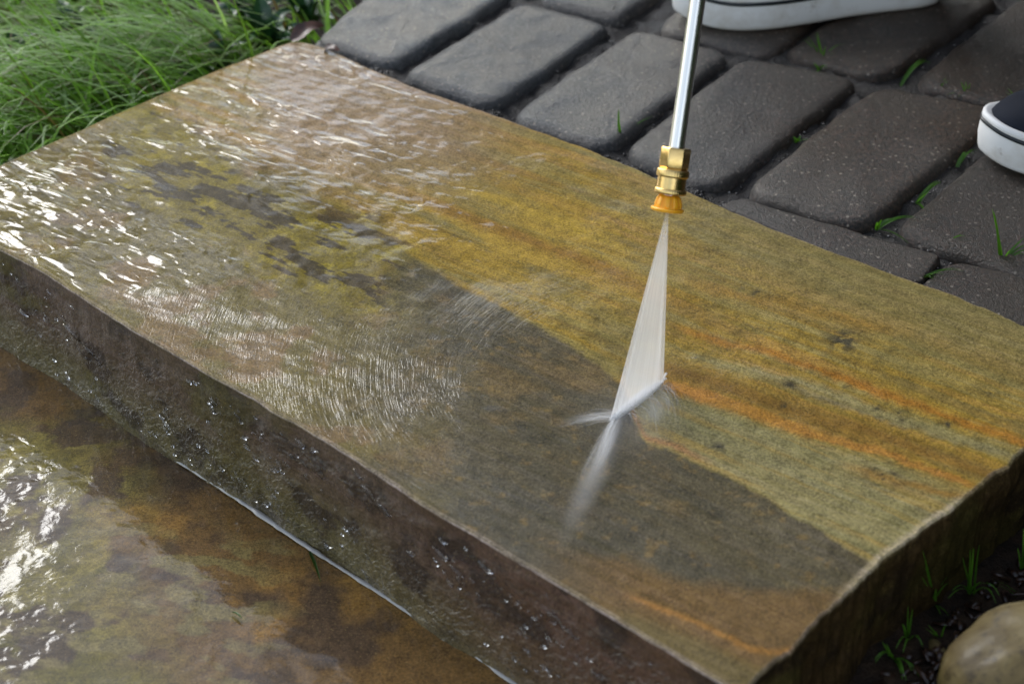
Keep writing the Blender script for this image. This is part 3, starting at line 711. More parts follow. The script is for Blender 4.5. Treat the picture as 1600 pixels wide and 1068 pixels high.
# dead leaves
t = NT("dead_leaf"); n1 = t.noise(t.obj(), 90, 3)
t.bsdf(Base_Color=t.ramp(n1, [(0.35, (0.035, 0.014, 0.008)), (0.7, (0.11, 0.045, 0.022))]), Roughness=0.4)
M_dead = t.m
def dead_leaf(x_, y_, zz, ln, rz, label):
    a, b = leaf_mesh(ln, ln * 0.5, 0.25); c = un(x_, y_, zz)
    o = mesh_obj("dead_leaf", np.array(a), b, M_dead, loc=c); o.rotation_euler = (0.3, -0.1, rz); tag(o, label, "leaf")
dead_leaf(455, 64, ZT - 0.002, 0.035, 0.5, "dark red brown dead leaf lying at the rounded back corner of the step")
dead_leaf(5, 175, 0.075, 0.03, 0.1, "brown dead leaf caught in the grass at the left edge")
dead_leaf(505, 80, ZP + 0.002, 0.02, -0.5, "curled dark scrap of leaf between step and first grey paver")

# grass growing in the paver joints, each tuft on its own
def tuft(root, tips, label, wd=0.0019, zz=None, dark=1.0, group="grass sprouting between the pavers"):
    """root pixel, blade tips as pixels with a height above the ground"""
    zz = ZP - 0.008 if zz is None else zz
    if group.startswith("thin"):
        wd *= 0.6
        tips = tips + [(a + random.uniform(-14, 14), b + random.uniform(-12, 14), c * random.uniform(.6, 1.1), d) for a, b, c, d in tips]
    elif not group.startswith('loose'):
        tips = tips + [(a + random.uniform(-8, 8), b + random.uniform(-5, 6), c * random.uniform(.5, 1.0), d) for a, b, c, d in tips[:2]]
    r0 = un(root[0], root[1], zz); Vs, Fs_, Cs = [], [], []
    for tx_, ty_, th_, sag in tips:
        e = un(tx_, ty_, zz + th_); b = len(Vs); n = 8
        mid = (r0 + e) / 2 + np.array((0, 0, sag)); rj = np.array((random.uniform(-.002, .002), random.uniform(-.002, .002), 0))
        g = np.array((0.06, 0.15, 0.014)) * random.uniform(0.7, 1.3) * dark
        d = e - r0; sdv = np.array((-d[1], d[0], 0.0)); sdv = sdv / (np.linalg.norm(sdv) + 1e-6)
        sdv = sdv * 0.6 + np.array((0.8, 0, 0)) * np.sign(sdv[0] + 1e-6); sdv /= np.linalg.norm(sdv)
        for k in range(n + 1):
            f = k / n; p = (1 - f) ** 2 * (r0 + rj) + 2 * f * (1 - f) * mid + f * f * e
            w_ = wd * 0.5 * (1 - f ** 2) * min(1, 0.6 + f * 2) + 0.0001
            Vs += [p + sdv * w_, p - np.array((0, 0, w_ * 0.35)), p - sdv * w_]; Cs += [g * (0.8 + 0.5 * f)] * 3
        for k in range(n):
            for j in (0, 1): Fs_.append((b + 3 * k + j, b + 3 * k + j + 1, b + 3 * k + j + 4, b + 3 * k + j + 3))
    o = mesh_obj("grass_tuft", np.array(Vs) - r0, np.array(Fs_), M_grass, attrs=dict(tint=('FLOAT_COLOR', np.array(Cs))), loc=r0)
    tag(o, label, "grass tuft", group); return o
tuft((1284, 96), [(1262, 58, .02, .004), (1276, 50, .03, .004), (1322, 70, .01, .012), (1290, 72, .02, 0), (1305, 84, .008, .006)], "three bladed grass tuft in the joint below the heel of the far sneaker")
tuft((1280, 108), [(1270, 100, .006, .002), (1292, 103, .006, .004), (1276, 118, .002, .004)], "tiny leafy sprout just below the grass tuft by the far sneaker", 0.0024)
tuft((1410, 134), [(1452, 97, .012, .02), (1446, 94, .014, .018)], "single arched blade at the corner where three dark pavers meet")
tuft((1467, 142), [(1478, 122, .010, .003), (1462, 132, .006, .003), (1474, 130, .01, .002)], "short dark sprout in the joint between arched blade and the right sneaker", 0.0024)
tuft((1511, 152), [(1501, 128, .018, .003), (1480, 148, .004, .006), (1516, 130, .014, .002), (1498, 150, .004, .006)], "pointed grass tuft above the toe of the right sneaker")
tuft((1592, 164), [(1574, 138, .016, .003), (1580, 150, .010, .003)], "thin blade standing behind the toe of the right sneaker")
tuft((968, 216), [(967, 170, .028, 0), (1020, 182, .006, .006), (968, 190, .02, 0)], "upright blade in the joint left of the steel lance")
tuft((1244, 222), [(1252, 212, .006, .002), (1240, 214, .005, .002), (1268, 220, .004, .004)], "tiny yellow green sprout in the long joint right of the brass coupling", 0.0024)
tuft((1494, 260), [(1522, 240, .008, .012), (1510, 238, .010, .010)], "curved blade touching the underside of the right sneaker's toe", 0.0024)
tuft((1434, 318), [(1468, 282, .010, .010), (1470, 285, .008, .008), (1450, 342, .001, .006), (1452, 300, .012, .004)], "bent grass leaf in the joint below the right sneaker", 0.0024)
tuft((1371, 358), [(1378, 343, .010, .004), (1440, 343, .004, .014), (1420, 380, .001, .006), (1400, 344, .008, .01)], "bright bent grass at the lower tip of the widest paver", 0.0024)
tuft((1475, 389), [(1510, 370, .008, .010), (1532, 378, .004, .008), (1554, 372, .004, .010), (1498, 378, .006, .006)], "low fan of grass blades along the joint at the right")
tuft((1566, 412), [(1553, 330, .05, .004), (1600, 372, .02, .006), (1612, 380, .016, .008), (1580, 390, .014, .006), (1612, 400, .006, .010), (1620, 392, .01, .012)], "largest grass tuft, tall blades at the right edge by the cut pavers", 0.0024)
tuft((1440, 434), [(1508, 424, .004, .008), (1462, 432, .004, .004), (1474, 428, .006, .005)], "flat grass blade lying on the joint between the two cut pavers")

# ------------------------------------------------------------------ lower right: soil debris, cobble, dark grass
t = NT("cobble"); P = t.obj(); n1 = t.noise(P, 22, 5, 0.6); n2 = t.noise(P, 160, 4, 0.6); n3 = t.noise(P, 9, 3)
cc = t.ramp(n1, [(0.34, (0.060, 0.040, 0.014)), (0.5, (0.125, 0.092, 0.034)), (0.66, (0.21, 0.17, 0.085))])
cc = t.mix(t.ramp(n3, [(0.5, (0, 0, 0)), (0.62, (0.7, 0.7, 0.7))]), cc, (0.13, 0.10, 0.015))
cc = t.mix(t.ramp(n2, [(0.54, (0, 0, 0)), (0.66, (0.8, 0.8, 0.8))]), cc, (0.040, 0.028, 0.012))
t.bsdf(Base_Color=cc, Roughness=0.6, Specular_IOR_Level=0.25, Normal=t.bump(n2, 0.0012, 0.6), Coat_Weight=0.12, Coat_Roughness=0.2)
M_cob = t.m
def cobble(x_, y_, zz, rx, ry, rz_, rot, label, seed, mat=M_cob):
    n, m = 72, 40; th_ = np.linspace(0, 2 * np.pi, n, endpoint=False)[:, None]; ph = np.linspace(-np.pi / 2, np.pi / 2, m)[None]
    a = np.cos(ph) * np.cos(th_); b = np.cos(ph) * np.sin(th_); c = np.sin(ph) + 0 * th_
    k = 1 + (fbm(a * 1.3 + 5, b * 1.3 + c + 5, seed, 3) - 0.5) * 0.22 + (fbm(a * 8 + 20, b * 8 + 3 * c + 20, seed + 1, 3) - 0.5) * 0.02
    V_ = np.stack([a * rx * k, b * ry * k, np.sign(c) * np.abs(c) ** 0.9 * rz_ * k], -1)
    i = np.arange(n)[:, None]; j = np.arange(m - 1)[None]; i2 = (i + 1) % n
    F_ = np.stack([i * m + j, i2 * m + j, i2 * m + j + 1, i * m + j + 1], -1).reshape(-1, 4)
    o = mesh_obj("cobblestone", V_.reshape(-1, 3), F_, mat, loc=un(x_, y_, zz)); o.rotation_euler = (0, 0, rot); tag(o, label, "stone"); return o
cobble(1632, 1064, 0.058, 0.066, 0.052, 0.045, 0.3, "smooth rounded tan cobblestone at the lower right corner", 310)
cobble(1464, 1018, 0.030, 0.005, 0.010, 0.006, 0.2, "small pale wet pebble beside the rounded cobblestone", 314)
# bark chips and grit on the soil: one mass
Vs, Fs_ = [], []
for k in range(620):
    ppx, ppy = random.uniform(1180, 1680), random.uniform(800, 1150)
    p = un(ppx, ppy, 0.026)
    if sd_line(p[0], p[1], FRc, BRc) < 0.008: continue
    p[2] = float(ground_z(np.array(p[0]), np.array(p[1]))) + random.uniform(0, 0.004)
    L, W, H = random.uniform(0.004, 0.016), random.uniform(0.002, 0.006), random.uniform(0.001, 0.003)
    m = Matrix.Rotation(random.uniform(0, 6.3), 3, 'Z') @ Matrix.Rotation(random.uniform(-.5, .5), 3, 'X') @ Matrix.Rotation(random.uniform(-.4, .4), 3, 'Y')
    b = len(Vs)
    for sx in (-1, 1):
        for sy in (-1, 1):
            for sz in (-1, 1):
                Vs.append(np.array(m @ Vector((sx * L / 2 * random.uniform(.6, 1), sy * W / 2 * random.uniform(.6, 1), sz * H / 2))) + p)
    Fs_ += [(b, b + 1, b + 3, b + 2), (b + 4, b + 6, b + 7, b + 5), (b, b + 4, b + 5, b + 1), (b + 2, b + 3, b + 7, b + 6), (b, b + 2, b + 6, b + 4), (b + 1, b + 5, b + 7, b + 3)]
t = NT("bark_chip"); n1 = t.noise(t.obj(), 150, 3)
t.bsdf(Base_Color=t.ramp(n1, [(0.35, (0.014, 0.008, 0.006)), (0.6, (0.040, 0.020, 0.012)), (0.75, (0.09, 0.06, 0.04))]), Roughness=0.3)
chips = mesh_obj("bark_chips", np.array(Vs), np.array(Fs_), t.m, smooth=False); chips["kind"] = "stuff"; tag(chips, "dark wet bark chips and grit on the soil below the step's right end", "bark chips")
dg = "thin grass in the soil by the cobblestone"; zs = 0.026
tuft((1458, 945), [(1442, 860, .06, .004), (1446, 885, .045, .004), (1462, 920, .03, .002), (1484, 910, .03, .01), (1440, 900, .035, .004), (1470, 960, .01, .004)], "tall dark grass tuft on soil against the step's right end", 0.0024, zs, 1.7, dg)
tuft((1516, 928), [(1516, 858, .055, .002), (1521, 856, .056, .004), (1556, 942, .02, .02), (1536, 908, .03, .006), (1526, 912, .02, .004), (1488, 922, .02, .012)], "spreading dark grass tuft just above the rounded cobblestone", 0.0022, zs, 1.7, dg)
tuft((1598, 892), [(1590, 855, .04, .0), (1600, 826, .06, .0)], "curved dark blade above the cobblestone at the right edge", 0.0022, zs, 1.7, dg)
tuft((1590, 930), [(1552, 905, .03, .004)], "pale straw blade leaning over the top of the cobblestone", 0.002, zs, 0.7, dg)
tuft((1418, 1000), [(1426, 950, .035, .0), (1400, 1012, .012, .012), (1440, 1006, .01, .012), (1412, 975, .02, .002)], "small dark sprout halfway down the step's right end", 0.0024, zs, 1.7, dg)
tuft((1395, 1030), [(1368, 1034, .012, .014), (1436, 1056, .006, .012), (1425, 1048, .01, .012), (1410, 1060, .006, .008), (1385, 1005, .02, .0)], "low arching dark tuft at the bottom edge beside the step", 0.0026, zs, 1.7, dg)
tuft((1466, 1000), [(1450, 975, .02, .002), (1478, 975, .02, .002), (1462, 985, .015, 0)], "little dark sprout between pebble and cobblestone", 0.0022, zs, 1.7, dg)
# loose blades washed onto the lower step
tuft((487, 860), [(501, 908, .0012, .002)], "green grass blade floating at the foot of the tall step", 0.0026, 0.0012, 0.5, "loose blades washed onto the lower step")
tuft((365, 953), [(378, 965, .0012, .002)], "short pale blade floating in the middle of the flooded lower step", 0.0022, 0.0012, 0.8, "loose blades washed onto the lower step")

# ------------------------------------------------------------------ pressure washer lance
LEAN = 22.0
base = imp + np.array((0, 0, 0.0))
def on_ray(x_, y_, lean):
    d = ray(x_, y_); best = None
    for k in np.linspace(0.9, 1.5, 1200):
        p = CAM + d * k; e = p - base
        if e[2] < 0.02: continue
        a = math.degrees(math.atan2(e[1], e[2]))
        if best is None or abs(a - lean) < best[0]: best = (abs(a - lean), p)
    return best[1]
tip = on_ray(1043, 329, LEAN); topp = on_ray(1090, 0, LEAN)
ax = (topp - tip); ax /= np.linalg.norm(ax)
dtip = (tip - CAM) @ FW
MM = dtip / FPX                                  # metres per photo pixel at the nozzle
lance = empty("pressure_washer_lance", tip)
tag(lance, "steel pressure washer lance with brass coupling and orange nozzle, pointing down at the step", "pressure washer lance")
zq = Vector(ax).to_track_quat('Z', 'X'); lance.rotation_mode = 'QUATERNION'; lance.rotation_quaternion = zq
def lathe(name, prof, mat, parent, n=48, mod=None, smooth=True):
    Vs, Fs_ = [], []
    for z_, r_ in prof:
        for i in range(n):
            a = 2 * math.pi * i / n; q = r_ * (mod(a, z_) if mod else 1); Vs.append((q * math.cos(a), q * math.sin(a), z_))
    for k in range(len(prof) - 1):
        for i in range(n):
            j = (i + 1) % n; Fs_.append((k * n + i, k * n + j, (k + 1) * n + j, (k + 1) * n + i))
    Fs_.append(tuple(range(n))[::-1]); Fs_.append(tuple(len(Vs) - n + i for i in range(n)))
    o = mesh_obj(name, Vs, Fs_, mat, parent, smooth)
    if smooth:
        for p in o.data.polygons:
            if len(p.vertices) > 4: p.use_smooth = False
    return o
def sharp(prof, e=0.00025):
    """doubles profile corners so that smooth shading keeps crisp edges"""
    out = []
    for k, (z_, r_) in enumerate(prof):
        for nb_ in (k - 1, k + 1):
            if 0 <= nb_ < len(prof):
                dz, dr = prof[nb_][0] - z_, prof[nb_][1] - r_; L = math.hypot(dz, dr) + 1e-9; f = min(e / L, 0.3)
                out.append((z_ + dz * f, r_ + dr * f))
            elif nb_ < 0 or nb_ >= len(prof): out.append((z_, r_))
    return out
t = NT("stainless"); n1 = t.noise(t.mapv(t.obj(), (60, 60, 4)), 6, 3)
t.bsdf(Base_Color=(0.80, 0.78, 0.74, 1), Metallic=1.0, Roughness=t.math('ADD', 0.22, t.math('MULTIPLY', n1, 0.14)))
M_steel = t.m
t = NT("brass"); n1 = t.noise(t.obj(), 300, 3)
t.bsdf(Base_Color=t.mix(n1, (0.66, 0.44, 0.15), (0.78, 0.56, 0.24)), Metallic=1.0, Roughness=0.26, Normal=t.bump(n1, 0.0002, 0.5))
M_brass = t.m
t = NT("orange_plastic")
t.bsdf(Base_Color=(1.0, 0.44, 0.016, 1), Roughness=0.4, Subsurface_Weight=0.25, Subsurface_Radius=(0.004, 0.002, 0.001), Subsurface_Scale=1.0)
M_or = t.m
px_m = MM
Lz = lambda p: p * px_m * 1.02
lathe("steel_tube", sharp([(Lz(92), 12.2 * px_m), (1.05, 12.2 * px_m)]), M_steel, lance)
hexm = lambda a, z_: (math.cos(math.pi / 6) / math.cos((a + 0.25) % (math.pi / 3) - math.pi / 6))
lathe("hex_nut", sharp([(Lz(58), 22 * px_m), (Lz(66), 22 * px_m), (Lz(67), 23.5 * px_m), (Lz(95), 23.5 * px_m), (Lz(97), 21.5 * px_m)]), M_brass, lance, 96, hexm)
kn = lambda a, z_: 1 + 0.010 * math.sin(a * 44)
lathe("knurled_ring", sharp([(Lz(52), 24.3 * px_m), (Lz(54), 25.3 * px_m), (Lz(62), 25.3 * px_m), (Lz(64), 24 * px_m)]), M_brass, lance, 176, kn)
lathe("coupler_sleeve", sharp([(Lz(34), 22.6 * px_m), (Lz(52.5), 22.6 * px_m)]), M_brass, lance)
lathe("knurled_ring", sharp([(Lz(26), 23.8 * px_m), (Lz(27.5), 25.0 * px_m), (Lz(33), 25.0 * px_m), (Lz(34.5), 23.6 * px_m)]), M_brass, lance, 176, kn)
lathe("plug_neck", sharp([(Lz(15), 11 * px_m), (Lz(27), 11 * px_m)]), M_steel, lance)
nz_ = empty("nozzle"); nz_.parent = lance
def ribs(a, z_):
    k = np.clip((z_ / px_m - 5) / 4, 0, 1) * np.clip((26 - z_ / px_m) / 3, 0, 1)
    return 1 + 0.10 * k * (1 if math.sin(a * 9 + 0.4) > 0.1 else -1)
lathe("nozzle_cone", [(Lz(a), b * px_m) for a, b in ((-1, 9), (0, 19), (4.5, 21.0), (8, 20.5), (13, 19.5), (18, 18), (22, 16), (24, 14), (24.5, 6))], M_or, nz_, 220, ribs, True)
lathe("nozzle_flange", sharp([(Lz(-1.2), 20 * px_m), (Lz(-0.8), 25.0 * px_m), (Lz(3.0), 26.5 * px_m), (Lz(4.6), 24.5 * px_m)]), M_or, nz_, 64, lambda a, z_: 1 + 0.03 * math.sin(3 * a))
lathe("spray_tip", sharp([(Lz(-2.2), 3 * px_m), (Lz(-1), 7 * px_m), (Lz(6), 7 * px_m)]), M_steel, nz_)
# trigger grip far above the picture
t_black = simple("black_plastic", (0.015, 0.015, 0.016), 0.4)
lathe("grip_sleeve", sharp([(0.62, 0.014), (0.64, 0.017), (1.05, 0.017), (1.10, 0.022), (1.22, 0.022), (1.24, 0.012)]), t_black, lance)

# ------------------------------------------------------------------ the water jet
def spray_mat(name, dens, streak=True):
    t = NT(name); uv = t.attr("jet", 'Vector'); al = t.attr("dens")
    n1 = t.noise(t.mapv(uv, (26, 1.2, 1)), 1.0, 4, 0.6); n2 = t.noise(t.mapv(uv, (8, 3.5, 1)), 1.0, 2)
    k = t.n("MapRange", {0: t.math('ADD', t.math('MULTIPLY', n1, 0.7), t.math('MULTIPLY', n2, 0.3)), 1: 0.3, 2: 0.7, 3: 0.78, 4: 1.15}).outputs[0]
    a = t.math('MULTIPLY', t.math('MULTIPLY', al, k), dens, True)
    d = t.n("BsdfDiffuse", {"Color": (0.97, 0.975, 0.98, 1)}); tr_ = t.n("BsdfTranslucent", {"Color": (0.97, 0.975, 0.98, 1)})
    mm_ = t.n("MixShader", {0: 0.5, 1: d.outputs[0], 2: tr_.outputs[0]})
    tp = t.n("BsdfTransparent"); t.surf(t.n("MixShader", {0: a, 1: tp.outputs[0], 2: mm_.outputs[0]}).outputs[0])
    return t.m
spray = empty("water_spray", imp); tag(spray, "white fan of water spraying from the orange nozzle, with mist at its foot", "water spray")
org = tip - ax * 0.001
wide = imp_r - imp_l; side_n = np.cross(wide, ax); side_n /= np.linalg.norm(side_n)
na, nb_ = 61, 70
Vs, J, Dn = [], [], []
for sgn in (1, -1):
    for i in range(na):
        a = i / (na - 1) * 2 - 1
        e = imp + wide * 0.5 * a * 1.03 + np.array((0, 0, 0.0008))
        for j in range(nb_):
            b = j / (nb_ - 1)
            p = org * (1 - b) + e * b + wide / np.linalg.norm(wide) * 0.0016 * a * (1 - b)
            th_ = (0.0006 + 0.0040 * b) * math.sqrt(max(0, 1 - a * a)) * sgn
            Vs.append(p + side_n * th_ - imp); J.append((a, b, 0.3 * sgn))
            ed = sst(1.0, 0.86, np.array(abs(a)))
            Dn.append(float((0.25 + 0.75 * ed) * (0.62 + 0.38 * sst(0.0, 0.35, np.array(b))) * (0.75 + 0.25 * sst(0.6, 1.0, np.array(b)) + 0.35 * math.exp(-((abs(a) - 0.88) / 0.07) ** 2))))
Ff = np.concatenate([grid_faces(na, nb_), grid_faces(na, nb_, na * nb_)[:, ::-1]])
mesh_obj("water_fan", np.array(Vs), Ff, spray_mat("water_fan", 0.46), spray, attrs=dict(jet=('FLOAT_VECTOR', J), dens=('FLOAT', Dn)))

def strands(name, specs, mat, parent):
    """thin tapering threads of water: list of (points k x 3, radius, density start, density end)"""
    Vs, Fs_, J, Dn = [], [], [], []
    for P_, r0, d0, d1 in specs:
        b = len(Vs); n = len(P_)
        for k in range(n):
            f = k / (n - 1); tg = P_[min(k + 1, n - 1)] - P_[max(k - 1, 0)]; tg = tg / (np.linalg.norm(tg) + 1e-9)
            s1 = np.cross(tg, (0, 0, 1.0)); s1 /= np.linalg.norm(s1) + 1e-9; s2 = np.cross(s1, tg)
            rr_ = r0 * (0.5 + 0.9 * f) * (1 if 0 < k < n - 1 else 0.3)
            for q in range(4):
                a = math.pi / 2 * q; Vs.append(P_[k] + (s1 * math.cos(a) + s2 * math.sin(a)) * rr_ - imp); J.append((q * 0.3 + b * 0.01, f, 0)); Dn.append((d0 + (d1 - d0) * f) * math.sin(math.pi * min(1, f * 0.92 + 0.08)) ** 0.5 if f > 0.5 else d0 + (d1 - d0) * f)
        for k in range(n - 1):
            for q in range(4):
                Fs_.append((b + 4 * k + q, b + 4 * k + (q + 1) % 4, b + 4 * k + 4 + (q + 1) % 4, b + 4 * k + 4 + q))
    o = mesh_obj(name, np.array(Vs), np.array(Fs_), mat, parent, attrs=dict(jet=('FLOAT_VECTOR', J), dens=('FLOAT', Dn))); o["kind"] = "stuff"; return o
M_thr = spray_mat("water_thread", 1.0)
sp = []
def arc(p0, p1, lift, n=12, bow=None):
    f = np.linspace(0, 1, n)[:, None]
    P_ = p0 * (1 - f) + p1 * f; P_[:, 2] += (lift * 4 * f * (1 - f))[:, 0]
    if bow is not None: P_ = P_ + bow * (4 * f * (1 - f))
    return P_
G = lambda s_: random.gauss(0, s_)
# bright line where the fan hits the stone
for k in range(160):
    a, b = sorted((random.uniform(-0.04, 1.02), random.uniform(-0.04, 1.02)))
    if b - a < 0.08: b = a + 0.15
    p0 = imp_l * (1 - a) + imp_r * a + np.array((G(.0009), G(.0009), abs(G(.0012)) + .0006)); p1 = imp_l * (1 - b) + imp_r * b + np.array((G(.0009), G(.0009), abs(G(.0012)) + .0006))
    sp.append((arc(p0, p1, 0.0004, 6), random.uniform(.0004, .0010), .85, .85))
# jet thrown to the left along the line, and one thrown towards the viewer
for k in range(26):
    f = random.random()
    e = un(955 - 95 * random.uniform(.3, 1.0) + G(6), 658 + 12 * random.random() + G(5), ZT + .004)
    p0 = imp_l + (imp_r - imp_l) * abs(G(.10)) + np.array((0, 0, .001)); sp.append((arc(p0, e, abs(G(.003)), 9), random.uniform(.0003, .0006), random.uniform(.06, .22), 0.0))
for k in range(40):
    L = random.uniform(.25, 1.0)
    e = un(958 - 52 * L + G(9 * L + 2), 660 + 130 * L + G(6), ZT + .003)
    p0 = imp_l + (imp_r - imp_l) * abs(G(.12)) + np.array((0, 0, .001)); sp.append((arc(p0, e, abs(G(.004)), 9), random.uniform(.0003, .0007), random.uniform(.04, .16), 0.0))
# fine curved threads blown off to the right and front
for k in range(110):
    a = random.uniform(0.0, 1.0) ** 0.8
    p0 = imp_l * (1 - a) + imp_r * a + np.array((0, 0, .0012))
    q = proj(p0); ln = random.uniform(.25, 1)
    e = un(q[0] + (14 + 42 * random.random()) * ln, q[1] + (30 + 62 * random.random()) * ln * (0.4 + 0.9 * a), ZT + .0025)
    sp.append((arc(p0, e, abs(G(.003)) + .001, 10, np.array((0.004 * ln, 0.003 * ln, 0))), random.uniform(.0002, .0004), random.uniform(.08, .24), 0.0))
strands("splash_threads", sp, M_thr, spray)
# soft mist around the foot of the jet
t = NT("mist"); P = t.obj()
Ln = t.n("VectorMath", {0: t.n("TexCoord").outputs['Generated'], 1: (0.5, 0.5, 0.5)}, operation='SUBTRACT').outputs[0]
rad = t.n("VectorMath", {0: Ln}, operation='LENGTH').outputs['Value']
dn = t.n("MapRange", {0: rad, 1: 0.05, 2: 0.5, 3: 1.0, 4: 0.0}, interpolation_type='SMOOTHSTEP').outputs[0]
pv = t.n("VolumePrincipled", {"Color": (0.99, 0.99, 1.0, 1), "Density": t.math('MULTIPLY', t.math('MULTIPLY', dn, dn), t.n('Attribute', attribute_name='mist_density', attribute_type='OBJECT').outputs['Fac']), "Anisotropy": 0.0})
t.t.links.new(pv.outputs[0], t.out.inputs[1])
M_mist = t.m
def ellipsoid(name, c, rx, ry, rz_, rot, mat, parent, n=32, m=18):
    th_ = np.linspace(0, 2 * np.pi, n, endpoint=False)[:, None]; ph = np.linspace(-np.pi / 2, np.pi / 2, m)[None]
    V_ = np.stack([rx * np.cos(ph) * np.cos(th_), ry * np.cos(ph) * np.sin(th_), rz_ * np.sin(ph) + 0 * th_], -1)
    i = np.arange(n)[:, None]; j = np.arange(m - 1)[None]; i2 = (i + 1) % n
    F_ = np.stack([i * m + j, i2 * m + j, i2 * m + j + 1, i * m + j + 1], -1).reshape(-1, 4)
    o = mesh_obj(name, V_.reshape(-1, 3), F_, mat, parent, loc=c); o.rotation_euler = (0, 0, rot); return o
ml = un(985, 690, ZT) - imp
def puff(p0, p1, w_, h_, dens, nm="mist"):
    a, b = un(*p0, ZT) - imp, un(*p1, ZT) - imp; c = (a + b) / 2; d = b - a
    o = ellipsoid(nm, (c[0], c[1], h_ * 0.4), np.linalg.norm(d) / 2, w_, h_, math.atan2(d[1], d[0]), M_mist, spray)
    o["mist_density"] = dens; o["kind"] = "stuff"; return o
puff((935, 760), (1060, 590), 0.055, 0.016, 4.0)
puff((990, 615), (856, 905), 0.015, 0.009, 26.0)
puff((980, 632), (922, 765), 0.006, 0.006, 85.0)
puff((1010, 640), (845, 672), 0.008, 0.006, 36.0)
puff((944, 667), (1046, 589), 0.0055, 0.006, 520.0)
puff((1000, 690), (1052, 600), 0.014, 0.008, 30.0)

# ------------------------------------------------------------------ person in sneakers
t = NT("white_rubber"); P = t.obj(); n1 = t.noise(P, 30, 4, 0.6); n2 = t.noise(P, 200, 3)
scf = t.ramp(t.noise(P, 48, 5, 0.7), [(0.60, (0, 0, 0)), (0.68, (0.55, 0.55, 0.55))])
cc = t.mix(t.ramp(n1, [(0.50, (0, 0, 0)), (0.70, (0.55, 0.55, 0.55))]), (0.74, 0.73, 0.70), (0.50, 0.45, 0.37))
cc = t.mix(scf, cc, (0.30, 0.25, 0.19))
zc = t.n("SeparateXYZ", {0: P}).outputs[2]
cc = t.mix(t.n("MapRange", {0: t.math('ADD', zc, t.math('MULTIPLY', n1, 0.006)), 1: 0.003, 2: 0.010, 3: 0.6, 4: 0.0}).outputs[0], cc, (0.30, 0.24, 0.16))
t.bsdf(Base_Color=cc, Roughness=0.5, Normal=t.bump(n2, 0.0003, 0.4)); M_rub = t.m
t = NT("black_canvas"); P = t.obj(); wv_ = t.n("TexWave", {"Vector": P, "Scale": 420.0}).outputs['Fac']; n1 = t.noise(P, 60, 3)
t.bsdf(Base_Color=t.mix(n1, (0.004, 0.006, 0.012), (0.012, 0.016, 0.026)), Roughness=0.75, Normal=t.bump(wv_, 0.0004, 0.5), Specular_IOR_Level=0.15); M_can = t.m
M_line = simple("black_rubber_line", (0.008, 0.012, 0.014), 0.35)
M_thrd = simple("grey_stitch", (0.06, 0.07, 0.09), 0.7)
def outline(n=96, grow=0.0):
    """shoe sole outline, toe at x=0, heel at x=0.285, closed"""
    xs = [0, .004, .012, .03, .06, .09, .13, .17, .21, .25, .272, .282, .285]
    wn_ = [0, .016, .026, .038, .048, .0505, .046, .039, .037, .036, .029, .014, 0]   # near side
    wf = [0, .014, .025, .037, .046, .0475, .043, .038, .036, .035, .028, .013, 0]
    a = np.linspace(0, np.pi, n // 2); xx = 0.1425 - 0.1425 * np.cos(a)
    near = np.stack([xx, -np.interp(xx, xs, wn_)], 1); far = np.stack([xx, np.interp(xx, xs, wf)], 1)[::-1]
    o = np.concatenate([near, far[1:-1]])
    for _ in range(3): o = (np.roll(o, 1, 0) + 2 * o + np.roll(o, -1, 0)) / 4
    d = np.roll(o, -1, 0) - np.roll(o, 1, 0); d /= np.linalg.norm(d, axis=1)[:, None] + 1e-9
    return o + np.stack([d[:, 1], -d[:, 0]], 1) * grow
def band(name, prof, mat, parent, closed_bottom=False):
    """ring swept round the outline: list of (grow, z)"""
    n = len(outline()); Vs = []
    for g, z_ in prof:
        o = outline(grow=g); spring = 0.010 * np.clip((0.055 - o[:, 0]) / 0.055, 0, 1) ** 2
        Vs.append(np.stack([o[:, 0], o[:, 1], z_ + spring], 1))
    Fs_ = []
    for k in range(len(prof) - 1):
        for i in range(n): j = (i + 1) % n; Fs_.append((k * n + i, k * n + j, (k + 1) * n + j, (k + 1) * n + i))
    if closed_bottom: Fs_.append(tuple(range(n))[::-1])
    return mesh_obj(name, np.concatenate(Vs), Fs_, mat, parent)
person = empty("person", un(1500, 150, ZP))
tag(person, "person in black sneakers with white rubber soles, standing on the pavers with the lance", "person")
